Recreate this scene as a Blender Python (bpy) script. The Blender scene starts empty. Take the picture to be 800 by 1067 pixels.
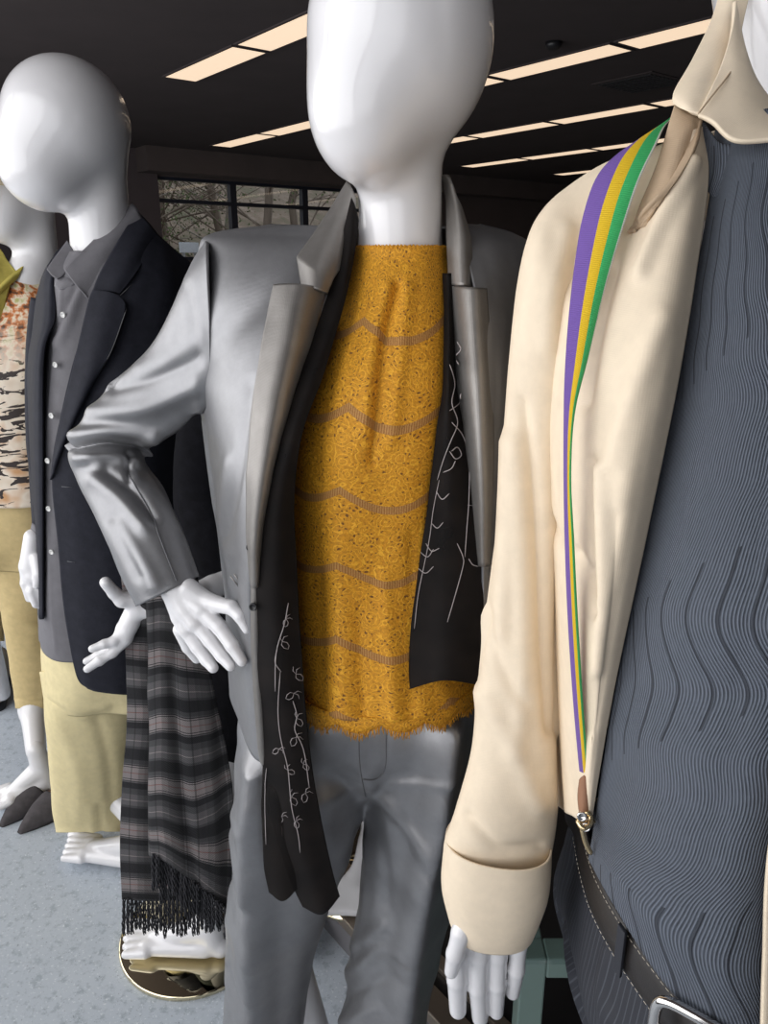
import bpy, math, random
import numpy as np
from mathutils import Vector, noise
random.seed(7)
SC = bpy.context.scene
COL = SC.collection
# ------------------------------------------------------------------ camera
H = 1.38
PITCH = math.radians(17.9)
F = 800.0
CP, SP = math.cos(PITCH), math.sin(PITCH)
cam = bpy.data.cameras.new('camera')
cam.sensor_fit = 'VERTICAL'; cam.sensor_height = 24.0; cam.lens = 24.0 * F / 1067.0
cam.clip_start = 0.02; cam.clip_end = 300
co = bpy.data.objects.new('camera', cam); COL.objects.link(co)
co.location = (0, 0, H); co.rotation_euler = (math.radians(90) - PITCH, 0, 0)
SC.camera = co
# ------------------------------------------------------------------ light
SC.view_settings.view_transform = 'Standard'
SC.view_settings.look = 'None'
SC.view_settings.gamma = 1.0
SC.view_settings.use_curve_mapping = False
SC.view_settings.exposure = 0.0
w = bpy.data.worlds.new('overcast_sky'); SC.world = w; w.use_nodes = True
bg = w.node_tree.nodes['Background']
bg.inputs[0].default_value = (0.88, 0.92, 1.0, 1); bg.inputs[1].default_value = 0.9
D1 = np.array([-0.62, 0.784]); D2 = np.array([0.784, 0.62])     # along the window row / into the shop
RZ = math.atan2(D1[1], D1[0])

def ST(s, t, z=0.0):
    v = D2 * s + D1 * t
    return Vector((v[0], v[1], z))

def area(name, loc, direction, sx, sy, power, col):
    l = bpy.data.lights.new(name, 'AREA'); l.shape = 'RECTANGLE'; l.size = sx; l.size_y = sy
    l.energy = power; l.color = col
    o = bpy.data.objects.new(name, l); COL.objects.link(o)
    o.location = loc; o.rotation_euler = Vector(direction).to_track_quat('-Z', 'Y').to_euler()
    return o
# daylight entering through the shop front behind the camera
for tt, ln, pw in ((-1.4, 2.2, 4.5), (1.15, 2.4, 16), (3.9, 2.6, 20), (6.9, 2.8, 19)):
    area('daylight', ST(-1.42, tt, 1.62), (D2[0], D2[1], -0.22), ln, 2.3, pw * ln, (1.0, 0.985, 0.975))

# ------------------------------------------------------------------ helpers
def ray(px, py):
    dx = (px - 400.0) / F; dy = (533.5 - py) / F
    return np.array([dx, CP + dy * SP, -SP + dy * CP])
def P(px, py, Y):
    d = ray(px, py); return np.array([0, 0, H]) + d * (Y / d[1])
def depth(p):
    return p[1] * CP - (p[2] - H) * SP
def Q(px, Y, z):
    dd = Y * CP - (z - H) * SP
    return np.array([(px - 400) / F * dd, Y, z])
def zof(py, Y): return P(400, py, Y)[2]
def proj(v):
    d = v[..., 1] * CP - (v[..., 2] - H) * SP
    u = v[..., 1] * SP + (v[..., 2] - H) * CP
    d = np.maximum(d, 1e-3)
    return 400 + F * v[..., 0] / d, 533.5 - F * u / d
def floor_pt(px, py, z=0.0):
    d = ray(px, py); return np.array([0, 0, H]) + d * ((z - H) / d[2])

def props(o, label=None, cat=None, group=None, kind=None):
    if label: o['label'] = label
    if cat: o['category'] = cat
    if group: o['group'] = group
    if kind: o['kind'] = kind
    return o
def empty(name, loc, label=None, cat=None, group=None):
    o = bpy.data.objects.new(name, None); o.empty_display_size = 0.05
    o.location = loc; COL.objects.link(o)
    return props(o, label, cat, group)
def link(name, verts, faces, mat, parent=None, uvs=None, smooth=True, mats=None, fmat=None):
    me = bpy.data.meshes.new(name)
    if parent is not None:
        q = parent; off = np.zeros(3)
        while q is not None:
            off += np.array(q.location); q = q.parent
        verts = np.asarray(verts, float) - off
    me.from_pydata([tuple(map(float, v)) for v in verts], [], [tuple(map(int, f)) for f in faces])
    for m in (mats or [mat]): me.materials.append(m)
    if fmat is not None: me.polygons.foreach_set('material_index', fmat)
    if uvs is not None:
        uv = me.uv_layers.new(name='UVMap')
        li = np.empty(len(me.loops), dtype=np.int32); me.loops.foreach_get('vertex_index', li)
        uv.data.foreach_set('uv', np.asarray(uvs, dtype=np.float32)[li].ravel())
    me.polygons.foreach_set('use_smooth', [smooth] * len(me.polygons))
    me.update()
    o = bpy.data.objects.new(name, me); COL.objects.link(o)
    if parent is not None: o.parent = parent
    return o
def bevel(o, wd=0.004, seg=2):
    m = o.modifiers.new('bevel', 'BEVEL'); m.width = wd; m.segments = seg; m.limit_method = 'ANGLE'
    return o

def cr(pts, n, closed=False):
    """Catmull-Rom through pts (k,d) -> (n,d)"""
    pts = np.asarray(pts, float); k = len(pts)
    if closed:
        t = np.linspace(0, k, n, endpoint=False)
    else:
        t = np.linspace(0, k - 1, n)
    i = np.floor(t).astype(int)
    if not closed: i = np.minimum(i, k - 2)
    f = (t - i)[:, None]
    def g(j):
        if closed: return pts[j % k]
        r = pts[np.clip(j, 0, k - 1)].copy()
        lo = j < 0; hi = j > k - 1
        if lo.any(): r[lo] = 2 * pts[0] - pts[1]
        if hi.any(): r[hi] = 2 * pts[-1] - pts[-2]
        return r
    a, b, c, d = g(i - 1), g(i), g(i + 1), g(i + 2)
    return 0.5 * ((2 * b) + (-a + c) * f + (2 * a - 5 * b + 4 * c - d) * f ** 2 + (-a + 3 * b - 3 * c + d) * f ** 3)

def grid_normals(G, wrap):
    if wrap:
        du = np.roll(G, -1, 1) - np.roll(G, 1, 1)
    else:
        du = np.gradient(G, axis=1)
    dv = np.gradient(G, axis=0)
    n = np.cross(du, dv); l = np.linalg.norm(n, axis=-1, keepdims=True); l[l < 1e-9] = 1
    return n / l
def seg_dist(px, py, line):
    best = np.full(px.shape, 1e9)
    L = cr(line, max(8, len(line) * 5)) if len(line) > 2 else np.array(line, float)
    for (x0, y0), (x1, y1) in zip(L[:-1], L[1:]):
        vx, vy = x1 - x0, y1 - y0
        t = np.clip(((px - x0) * vx + (py - y0) * vy) / (vx * vx + vy * vy + 1e-9), 0, 1)
        best = np.minimum(best, np.hypot(px - x0 - t * vx, py - y0 - t * vy))
    return best
def fold(G, wrap, creases, nz=None, flip=False):
    """displace grid along its normals by soft folds (line, width px, height m) and by noise (scale, amount)"""
    if not creases and not nz: return G
    N = grid_normals(G, wrap)
    C = G.reshape(-1, 3).mean(0)
    view = G - np.array([0, 0, H])
    front = (N * view).sum(-1) > 0           # normal pointing away from viewer
    Nn = N * np.where(front, -1.0, 1.0)[..., None]
    px, py = proj(G)
    d = np.zeros(px.shape)
    for line, wd, amp in creases or []:
        d += amp * np.exp(-(seg_dist(px, py, line) / wd) ** 2)
    if nz:
        for sc, am in nz:
            if not hasattr(sc, '__len__'): sc = (sc, sc, sc)
            q = G.reshape(-1, 3) * np.array(sc)
            d += am * np.array([noise.noise(Vector(v)) for v in q]).reshape(px.shape)
    return G + Nn * d[..., None]
def grid_mesh(name, G, mat, parent, wrap=False, thick=0.0, capa=False, capb=False, flipuv=False):
    nv, nu = G.shape[:2]
    if wrap: G = np.concatenate([G, G[:, :1]], 1); nu += 1
    lu = np.concatenate([[0], np.cumsum(np.linalg.norm(np.diff(G, axis=1), axis=2).mean(0))])
    lv = np.concatenate([[0], np.cumsum(np.linalg.norm(np.diff(G, axis=0), axis=2).mean(1))])
    U, V = np.meshgrid(lu - lu[-1] / 2, lv)
    uv = np.stack([U, V], -1).reshape(-1, 2)
    idx = np.arange(nv * nu).reshape(nv, nu)
    f = np.stack([idx[:-1, :-1], idx[:-1, 1:], idx[1:, 1:], idx[1:, :-1]], -1).reshape(-1, 4).tolist()
    verts = G.reshape(-1, 3)
    extra = []; euv = []
    for do, row in ((capa, 0), (capb, nv - 1)):
        if do:
            c = len(verts) + len(extra); extra.append(G[row].mean(0)); euv.append(uv[idx[row, 0]])
            for j in range(nu - 1):
                f.append((c, idx[row, j + 1], idx[row, j]) if row == 0 else (c, idx[row, j], idx[row, j + 1]))
    if extra:
        verts = np.concatenate([verts, np.array(extra)]); uv = np.concatenate([uv, np.array(euv)])
    o = link(name, verts, f, mat, parent, uv)
    if wrap:
        m = o.modifiers.new('weld', 'WELD'); m.merge_threshold = 1e-5
    if thick:
        m = o.modifiers.new('thickness', 'SOLIDIFY'); m.thickness = thick; m.offset = 0
    return o
def patch(name, rows, mat, parent=None, n=(40, 40), thick=0.003, creases=None, nz=None, lin=False):
    """rows of (px,py,Y) control points, same count per row"""
    R = np.array([[P(*c) for c in r] for r in rows])
    A = np.array([cr(r, n[0]) for r in R])                      # (rows, nu, 3)
    if lin:
        t = np.linspace(0, len(A) - 1, n[1]); k_ = np.arange(len(A))
        G = np.stack([np.stack([np.interp(t, k_, A[:, j, c]) for c in range(3)], -1) for j in range(n[0])], 1)
    else:
        G = np.array([cr(A[:, j], n[1]) for j in range(n[0])]).transpose(1, 0, 2)
    G = fold(G, False, creases, nz)
    return grid_mesh(name, G, mat, parent, thick=thick)
def shell(name, rows, mat, parent=None, n=(64, 50), thick=0.003, creases=None, nz=None, closed=False):
    """rows (py, Yref, [(px, Y), ...]) - horizontal slices"""
    R = []
    for py, Yr, pts in rows:
        z = zof(py, Yr); R.append([Q(px, Y, z) for px, Y in pts])
    A = np.array([cr(r, n[0], closed) for r in R])
    G = np.array([cr(A[:, j], n[1]) for j in range(n[0])]).transpose(1, 0, 2)
    G = fold(G, closed, creases, nz)
    return grid_mesh(name, G, mat, parent, wrap=closed, thick=thick)
def tube(name, path, mat, parent=None, n=(40, 50), creases=None, nz=None, thick=0.0, caps=(False, False), power=2.0, phase=0.0):
    """path of (px,py,Y,r_px,ratio)"""
    path = [tuple(q) + (0.85,) * (5 - len(q)) for q in path]
    C = np.array([P(*q[:3]) for q in path])
    r = np.array([q[3] * depth(c) / F for q, c in zip(path, C)])
    K = cr(np.column_stack([C, r, [q[4] for q in path]]), n[1])
    C, r, ra = K[:, :3], K[:, 3], K[:, 4]
    T = np.gradient(C, axis=0); T /= np.linalg.norm(T, axis=1, keepdims=True)
    V = C - np.array([0, 0, H]); V /= np.linalg.norm(V, axis=1, keepdims=True)
    S = np.cross(T, V); S /= np.linalg.norm(S, axis=1, keepdims=True)
    B = np.cross(S, T)
    th = np.linspace(0, 2 * math.pi, n[0], endpoint=False) + math.pi / 2 + phase
    c, s = np.cos(th), np.sin(th)
    c = np.sign(c) * np.abs(c) ** (2 / power); s = np.sign(s) * np.abs(s) ** (2 / power)
    G = C[:, None] + S[:, None] * (r[:, None] * c)[..., None] + B[:, None] * ((r * ra)[:, None] * s)[..., None]
    G = fold(G, True, creases, nz)
    return grid_mesh(name, G, mat, parent, wrap=True, thick=thick, capa=caps[0], capb=caps[1])
def tube2(name, pairs, mat, parent=None, n=(60, 100), creases=None, nz=None, thick=.003, caps=(False, False)):
    """rings from silhouette pairs (ax,ay,bx,by,Y,ratio)"""
    K = []
    for ax, ay, bx, by, Y, ra in pairs:
        A, B = P(ax, ay, Y), P(bx, by, Y); K.append(np.concatenate([(A + B) / 2, (B - A) / 2, [ra]]))
    K = cr(K, n[1]); C, S, ra = K[:, :3], K[:, 3:6], K[:, 6]
    V = C - np.array([0, 0, H]); V /= np.linalg.norm(V, axis=1, keepdims=True)
    L = np.linalg.norm(S, axis=1, keepdims=True); U = S / L
    V = V - U * (V * U).sum(1, keepdims=True); V /= np.linalg.norm(V, axis=1, keepdims=True)
    th = np.linspace(0, 2 * math.pi, n[0], endpoint=False) + math.pi / 2
    G = C[:, None] + S[:, None] * np.cos(th)[:, None] + V[:, None] * (L[:, 0] * ra)[:, None, None] * np.sin(th)[:, None]
    G = fold(G, True, creases, nz)
    return grid_mesh(name, G, mat, parent, wrap=True, thick=thick, capa=caps[0], capb=caps[1])
def wire(name, lines, rad, mat, parent=None, ns=6, spline=8):
    """several thin tubes (lists of world points) joined in one mesh; rad one number or per line"""
    vs, fs = [], []
    for li, L in enumerate(lines):
        r = rad[li] if hasattr(rad, '__len__') else rad
        L = np.array(L, float)
        K = cr(L, (len(L) - 1) * spline + 1) if spline > 1 and len(L) > 2 else L
        T = np.gradient(K, axis=0); T /= (np.linalg.norm(T, axis=1, keepdims=True) + 1e-12)
        up = np.array([0.13, 0.97, 0.2]); S = np.cross(T, up); S /= (np.linalg.norm(S, axis=1, keepdims=True) + 1e-12)
        B = np.cross(S, T); b = len(vs)
        for i in range(len(K)):
            rr = r * (0.55 if i in (0, len(K) - 1) else 1)
            for j in range(ns):
                a = 2 * math.pi * j / ns
                vs.append(K[i] + S[i] * rr * math.cos(a) + B[i] * rr * math.sin(a))
        for i in range(len(K) - 1):
            for j in range(ns):
                fs.append((b + i * ns + j, b + i * ns + (j + 1) % ns, b + (i + 1) * ns + (j + 1) % ns, b + (i + 1) * ns + j))
        fs.append(tuple(b + j for j in reversed(range(ns)))); fs.append(tuple(b + (len(K) - 1) * ns + j for j in range(ns)))
    return link(name, np.array(vs), fs, mat, parent)
def box_vf(c, sx, sy, sz, ang=0.0):
    ca, sa = math.cos(ang), math.sin(ang); v = []
    for x in (-1, 1):
        for y in (-1, 1):
            for z in (-1, 1):
                a, b = x * sx / 2, y * sy / 2
                v.append((c[0] + a * ca - b * sa, c[1] + a * sa + b * ca, c[2] + z * sz / 2))
    f = [(0, 1, 3, 2), (4, 6, 7, 5), (0, 4, 5, 1), (2, 3, 7, 6), (0, 2, 6, 4), (1, 5, 7, 3)]
    return v, f
def boxes(name, bl, mat, parent=None, bev=0.0):
    vs, fs = [], []
    for b in bl:
        v, f = box_vf(*b); o = len(vs); vs += v; fs += [tuple(i + o for i in q) for q in f]
    ob = link(name, np.array(vs), fs, mat, parent, smooth=False)
    if bev: bevel(ob, bev)
    return ob
def stbox(s0, s1, t0, t1, z0, z1):
    c = ST((s0 + s1) / 2, (t0 + t1) / 2, (z0 + z1) / 2)
    return (c, t1 - t0, s1 - s0, z1 - z0, RZ)
def lathe(name, prof, c, mat, parent=None, n=48, sx=1.0, ang=0.0):
    vs, fs = [], []; m = len(prof)
    for j in range(n):
        a = 2 * math.pi * j / n
        for r, z in prof:
            x, y = r * math.cos(a) * sx, r * math.sin(a)
            vs.append((c[0] + x * math.cos(ang) - y * math.sin(ang), c[1] + x * math.sin(ang) + y * math.cos(ang), c[2] + z))
    for j in range(n):
        for i in range(m - 1):
            fs.append((j * m + i, ((j + 1) % n) * m + i, ((j + 1) % n) * m + i + 1, j * m + i + 1))
    o = link(name, np.array(vs), fs, mat, parent)
    mm = o.modifiers.new('weld', 'WELD'); mm.merge_threshold = 1e-5
    return o

# signed-distance modelling of mannequin bodies
def CAP(a, b, ra, rb): return ('c', np.array(a, float), np.array(b, float), ra, rb)
def ELL(c, r, rot=0.0): return ('e', np.array(c, float), np.array(r, float), rot)
def sdf_mesh(name, prims, k, vox, mat, parent=None):
    lo, hi = [], []
    for q in prims:
        if q[0] == 'c':
            lo += [q[1] - q[3], q[2] - q[4]]; hi += [q[1] + q[3], q[2] + q[4]]
        else:
            R = q[2].max(); lo.append(q[1] - R); hi.append(q[1] + R)
    lo = np.min(lo, 0) - 3 * vox; hi = np.max(hi, 0) + 3 * vox
    n = np.ceil((hi - lo) / vox).astype(int) + 1
    ax = [lo[i] + vox * np.arange(n[i]) for i in range(3)]
    X = np.stack(np.meshgrid(*ax, indexing='ij'), -1).astype(np.float32)
    D = None
    for q in prims:
        if q[0] == 'c':
            a, b = q[1].astype(np.float32), q[2].astype(np.float32); ab = b - a
            t = np.clip(((X - a) @ ab) / (ab @ ab + 1e-9), 0, 1)
            d = np.linalg.norm(X - a - t[..., None] * ab, axis=-1) - (q[3] + (q[4] - q[3]) * t)
        else:
            L = X - q[1].astype(np.float32)
            if q[3]:                                   # tilt about the y axis
                c_, s_ = math.cos(q[3]), math.sin(q[3])
                L = np.stack([L[..., 0] * c_ - L[..., 2] * s_, L[..., 1], L[..., 0] * s_ + L[..., 2] * c_], -1)
            k0 = np.linalg.norm(L / q[2], axis=-1); k1 = np.linalg.norm(L / q[2] ** 2, axis=-1) + 1e-6
            d = k0 * (k0 - 1) / k1
        if D is None: D = d
        else:
            h = np.clip(0.5 + 0.5 * (D - d) / k, 0, 1); D = D * (1 - h) + d * h - k * h * (1 - h)
    s = D < 0
    acc = np.zeros(tuple(n - 1) + (3,)); cnt = np.zeros(tuple(n - 1))
    nx, ny, nz_ = n
    for axis in range(3):
        o1, o2 = [a for a in range(3) if a != axis]
        for p in (0, 1):
            for r in (0, 1):
                st = [0, 0, 0]; st[o1] = p; st[o2] = r; en = list(st); en[axis] = 1
                sl = tuple(slice(st[i], st[i] + n[i] - 1) for i in range(3)); el = tuple(slice(en[i], en[i] + n[i] - 1) for i in range(3))
                A, B = D[sl], D[el]; m = (A < 0) != (B < 0)
                t = np.where(m, A / np.where(m, A - B, 1), 0)
                pos = np.zeros(m.shape + (3,)); pos[..., o1] = p; pos[..., o2] = r; pos[..., axis] = t
                acc += pos * m[..., None]; cnt += m
    act = cnt > 0; vid = np.full(act.shape, -1); vid[act] = np.arange(act.sum())
    I = np.argwhere(act); V = lo + vox * (I + acc[act] / cnt[act][:, None])
    fs = []
    for axis in range(3):
        o1, o2 = (axis + 1) % 3, (axis + 2) % 3
        sl = [slice(None)] * 3; el = [slice(None)] * 3; sl[axis] = slice(0, -1); el[axis] = slice(1, None)
        e = s[tuple(sl)] != s[tuple(el)]
        ix = np.argwhere(e)
        ix = ix[(ix[:, o1] > 0) & (ix[:, o2] > 0) & (ix[:, o1] < n[o1] - 1) & (ix[:, o2] < n[o2] - 1)]
        def g(a, b):
            j = ix.copy(); j[:, o1] -= a; j[:, o2] -= b; return vid[j[:, 0], j[:, 1], j[:, 2]]
        q = np.stack([g(1, 1), g(0, 1), g(0, 0), g(1, 0)], 1)
        ins = s[ix[:, 0], ix[:, 1], ix[:, 2]]
        q[~ins] = q[~ins][:, ::-1]
        fs += q.tolist()
    o = link(name, V, fs, mat, parent)
    m = o.modifiers.new('smooth', 'SMOOTH'); m.factor = 0.5; m.iterations = 3
    return o
def crease_mesh(o, creases, nz=None):
    me = o.data; off = np.zeros(3); q = o.parent
    while q is not None: off += np.array(q.location); q = q.parent
    n = len(me.vertices); V = np.empty(n * 3); me.vertices.foreach_get('co', V); V = V.reshape(-1, 3)
    N = np.empty(n * 3); me.vertex_normals.foreach_get('vector', N); N = N.reshape(-1, 3)
    Wd = V + off; px, py = proj(Wd); fr = ((Wd - [0, 0, H]) * N).sum(1) < 0
    d = np.zeros(n)
    for line, wd, amp in creases: d += amp * np.exp(-(seg_dist(px, py, line) / wd) ** 2)
    d *= fr
    for sc, am in nz or []:
        d += am * np.array([noise.noise(Vector(v)) for v in Wd * np.array(sc)])
    V = V + N * d[:, None]; me.vertices.foreach_set('co', V.ravel()); me.update()
def pc(*pts):
    """chain of capsules through (px,py,Y,r_px)"""
    out = []
    for a, b in zip(pts[:-1], pts[1:]):
        A, B = P(*a[:3]), P(*b[:3])
        out.append(CAP(A, B, a[3] * depth(A) / F, b[3] * depth(B) / F))
    return out

# ------------------------------------------------------------------ materials
class MT:
    def __init__(s, name, col=(.5, .5, .5), rough=.6, metal=0.0, **kw):
        s.m = bpy.data.materials.new(name); s.m.use_nodes = True
        s.nt = s.m.node_tree; s.b = s.nt.nodes['Principled BSDF']; s.out = s.nt.nodes['Material Output']
        s.b.inputs['Base Color'].default_value = (*col, 1); s.b.inputs['Roughness'].default_value = rough
        s.b.inputs['Metallic'].default_value = metal
        for k, v in kw.items(): s.b.inputs[k.replace('_', ' ')].default_value = v
    def n(s, t, **kw):
        nd = s.nt.nodes.new(t)
        for k, v in kw.items():
            if hasattr(nd, k) and not k.startswith('i_'): setattr(nd, k, v)
        return nd
    def l(s, a, b): s.nt.links.new(a, b)
    def math(s, op, a, b=None, c=None):
        nd = s.nt.nodes.new('ShaderNodeMath'); nd.operation = op
        for i, v in enumerate((a, b, c)):
            if v is None: continue
            if isinstance(v, (int, float)): nd.inputs[i].default_value = v
            else: s.l(v, nd.inputs[i])
        return nd.outputs[0]
    def mix(s, f, a, b):
        nd = s.nt.nodes.new('ShaderNodeMix'); nd.data_type = 'RGBA'
        for i, v in ((0, f), (6, a), (7, b)):
            if isinstance(v, (int, float)): nd.inputs[i].default_value = v
            elif isinstance(v, tuple): nd.inputs[i].default_value = (*v, 1)
            else: s.l(v, nd.inputs[i])
        return nd.outputs[2]
    def uv(s):
        t = s.n('ShaderNodeUVMap'); x = s.n('ShaderNodeSeparateXYZ'); s.l(t.outputs[0], x.inputs[0]); return t.outputs[0], x.outputs[0], x.outputs[1]
    def obj(s):
        t = s.n('ShaderNodeTexCoord'); return t.outputs['Object']
    def noise(s, vec, scale, detail=3, rough=.5, dist=0):
        nd = s.n('ShaderNodeTexNoise'); nd.inputs['Scale'].default_value = scale; nd.inputs['Detail'].default_value = detail
        nd.inputs['Roughness'].default_value = rough; nd.inputs['Distortion'].default_value = dist
        if vec is not None: s.l(vec, nd.inputs['Vector'])
        return nd.outputs[0]
    def ramp(s, f, stops, mode='LINEAR'):
        nd = s.n('ShaderNodeValToRGB'); cr_ = nd.color_ramp; cr_.interpolation = mode
        while len(cr_.elements) < len(stops): cr_.elements.new(0.5)
        for e, (p, c) in zip(cr_.elements, stops): e.position = p; e.color = (*c, 1)
        s.l(f, nd.inputs[0]); return nd.outputs[0]
    def bump(s, h, strength=.3, dist=.001):
        nd = s.n('ShaderNodeBump'); nd.inputs['Strength'].default_value = strength; nd.inputs['Distance'].default_value = dist
        s.l(h, nd.inputs['Height']); s.l(nd.outputs[0], s.b.inputs['Normal']); return nd
    def comb(s, x, y):
        nd = s.n('ShaderNodeCombineXYZ')
        for i, v in enumerate((x, y)):
            if isinstance(v, (int, float)): nd.inputs[i].default_value = v
            else: s.l(v, nd.inputs[i])
        return nd.outputs[0]
    def color(s, c): s.l(c, s.b.inputs['Base Color'])

def cloth(name, col, rough=.8, weave=.25, var=.06, scale=1400, metal=0.0, **kw):
    if not metal: kw.setdefault('Specular_IOR_Level', .22)
    m = MT(name, col, rough, metal, **kw)
    v, u_, v_ = m.uv()
    a = m.math('SINE', m.math('MULTIPLY', m.math('ADD', u_, v_), scale)); b = m.math('SINE', m.math('MULTIPLY', m.math('SUBTRACT', u_, v_), scale))
    h = m.math('MULTIPLY', a, b)
    n_ = m.noise(m.obj(), 60, 4, .6)
    dark = tuple(c * (1 - var * 2) for c in col); lite = tuple(min(1, c * (1 + var)) for c in col)
    m.color(m.ramp(n_, [(.3, dark), (.7, lite)]))
    m.bump(m.math('ADD', m.math('MULTIPLY', h, .5), m.noise(m.obj(), 500, 2)), weave, .0006)
    return m.m

def white_mannequin():
    m = MT('mannequin_white', (.80, .79, .80), .30, Coat_Weight=.7, Coat_Roughness=.06)
    n_ = m.noise(m.obj(), 6, 3); m.color(m.ramp(n_, [(.3, (.76, .75, .765)), (.7, (.83, .82, .83))]))
    m.bump(m.noise(m.obj(), 25, 2), .03, .002)
    return m.m
WHITE = white_mannequin()
SATIN = cloth('silver_satin', (.29, .29, .30), .40, .16, .04, 2600, metal=.65)
SATIN2 = cloth('silver_satin_shaded', (.27, .255, .24), .42, .18, .05, 2300, metal=.6)  # same satin; the darker look of its angle to the light is painted in
NAVY = cloth('dark_navy_wool', (.020, .021, .030), .75, .3, .12)
GREYSHIRT = cloth('grey_shirt', (.17, .165, .178), .55, .2, .05)
CREAMPANT = cloth('pale_yellow_cotton', (.72, .62, .36), .85, .3, .04)
KHAKI = cloth('khaki_cotton', (.60, .47, .24), .85, .3, .05)
BEIGE = cloth('beige_shirt_cotton', (.84, .71, .54), .6, .12, .03, 2200)
BEIGESHADE = cloth('beige_shirt_shaded', (.50, .37, .25), .75, .18, .05, 2200)
DARKJ = cloth('black_knit', (.006, .006, .008), .9, .2, .2, Specular_IOR_Level=.1)
GREENPANT = cloth('dark_sage_cotton', (.055, .065, .055), .8, .3, .1)
OLIVE = cloth('yellow_olive_cotton', (.50, .42, .10), .8, .3, .08)
METAL = MT('polished_steel', (.72, .70, .68), .12, 1.0).m
GOLD = MT('pale_gold_metal', (.80, .62, .36), .2, 1.0).m
MIRROR = MT('mirror_chrome', (.72, .64, .44), .04, 1.0).m
BLACK = MT('black_plastic', (.012, .012, .014), .4).m
ALU = MT('brushed_aluminium', (.42, .36, .30), .35, .9).m
MINT = MT('mint_painted_metal', (.22, .31, .28), .4).m
BUTTON = MT('pearl_button', (.62, .62, .60), .25, Coat_Weight=.5).m

def lace_material():
    m = MT('mustard_lace', (.6, .27, .01), .7)
    vec, u, v = m.uv()
    # scalloped ladder bands
    wob = m.math('MULTIPLY', m.noise(m.comb(m.math('MULTIPLY', u, 9), v), 1.0, 1), .018)
    sc = m.math('MULTIPLY', m.math('ABSOLUTE', m.math('SINE', m.math('MULTIPLY', u, 30))), -.022)
    vv = m.math('DIVIDE', m.math('ADD', m.math('ADD', m.math('ADD', v, -.013), wob), sc), .087)
    fr = m.math('FRACT', m.math('ADD', vv, .12))
    band = m.math('MULTIPLY', m.math('LESS_THAN', fr, .105), m.math('GREATER_THAN', v, .06))
    lad = m.math('GREATER_THAN', m.math('SINE', m.math('MULTIPLY', u, 2600)), .05)
    # floral lace: rings of several sizes
    vo = m.n('ShaderNodeTexVoronoi'); vo.inputs['Scale'].default_value = 74; m.l(vec, vo.inputs['Vector'])
    d = vo.outputs['Distance']
    d = m.math('ADD', d, m.math('MULTIPLY', m.noise(vec, 150, 2), .34))
    rings = m.math('SINE', m.math('MULTIPLY', d, 24))
    v2 = m.n('ShaderNodeTexVoronoi'); v2.feature = 'DISTANCE_TO_EDGE'; v2.inputs['Scale'].default_value = 230; m.l(vec, v2.inputs['Vector'])
    holes = m.math('GREATER_THAN', v2.outputs['Distance'], .27)
    gate = m.math('GREATER_THAN', m.noise(vec, 70, 2), .44)
    hole = m.math('MULTIPLY', m.math('MULTIPLY', holes, gate), m.math('LESS_THAN', rings, .45))
    cord = m.math('GREATER_THAN', rings, .72)
    base = m.ramp(m.noise(vec, 300, 2), [(.3, (.52, .215, .008)), (.7, (.78, .36, .014))])
    c1 = m.mix(hole, base, (.20, .075, .012))
    c2 = m.mix(m.math('MULTIPLY', cord, .65), c1, (.95, .50, .035))
    ladc = m.mix(lad, (.50, .26, .08), (.36, .15, .03))
    m.color(m.mix(band, c2, ladc))
    h = m.math('ADD', m.math('ADD', m.math('MULTIPLY', cord, .9), m.math('MULTIPLY', hole, -1.0)),
               m.math('ADD', m.math('MULTIPLY', m.noise(vec, 420, 3), .8), m.math('MULTIPLY', band, -.9)))
    m.bump(h, .8, .0022)
    return m.m
LACE = lace_material()
LACETHREAD = MT('mustard_thread', (.62, .28, .012), .7).m

def chiffon(name, alpha):
    m = MT(name, (.012, .010, .010), .7, Specular_IOR_Level=.15)
    vec, u, v = m.uv()
    m.color(m.ramp(m.noise(vec, 30, 2), [(.3, (.007, .006, .006)), (.7, (.014, .011, .010))]))
    tr = m.n('ShaderNodeBsdfTransparent'); tr.inputs[0].default_value = (.75, .66, .58, 1)
    mx = m.n('ShaderNodeMixShader'); mx.inputs[0].default_value = alpha
    m.l(tr.outputs[0], mx.inputs[1]); m.l(m.b.outputs[0], mx.inputs[2]); m.l(mx.outputs[0], m.out.inputs[0])
    return m.m
CHIFFON = chiffon('black_chiffon', .80)
CHIFFON2 = chiffon('black_chiffon_double', .93)
EMB = MT('silver_embroidery', (.42, .38, .38), .5).m

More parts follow.
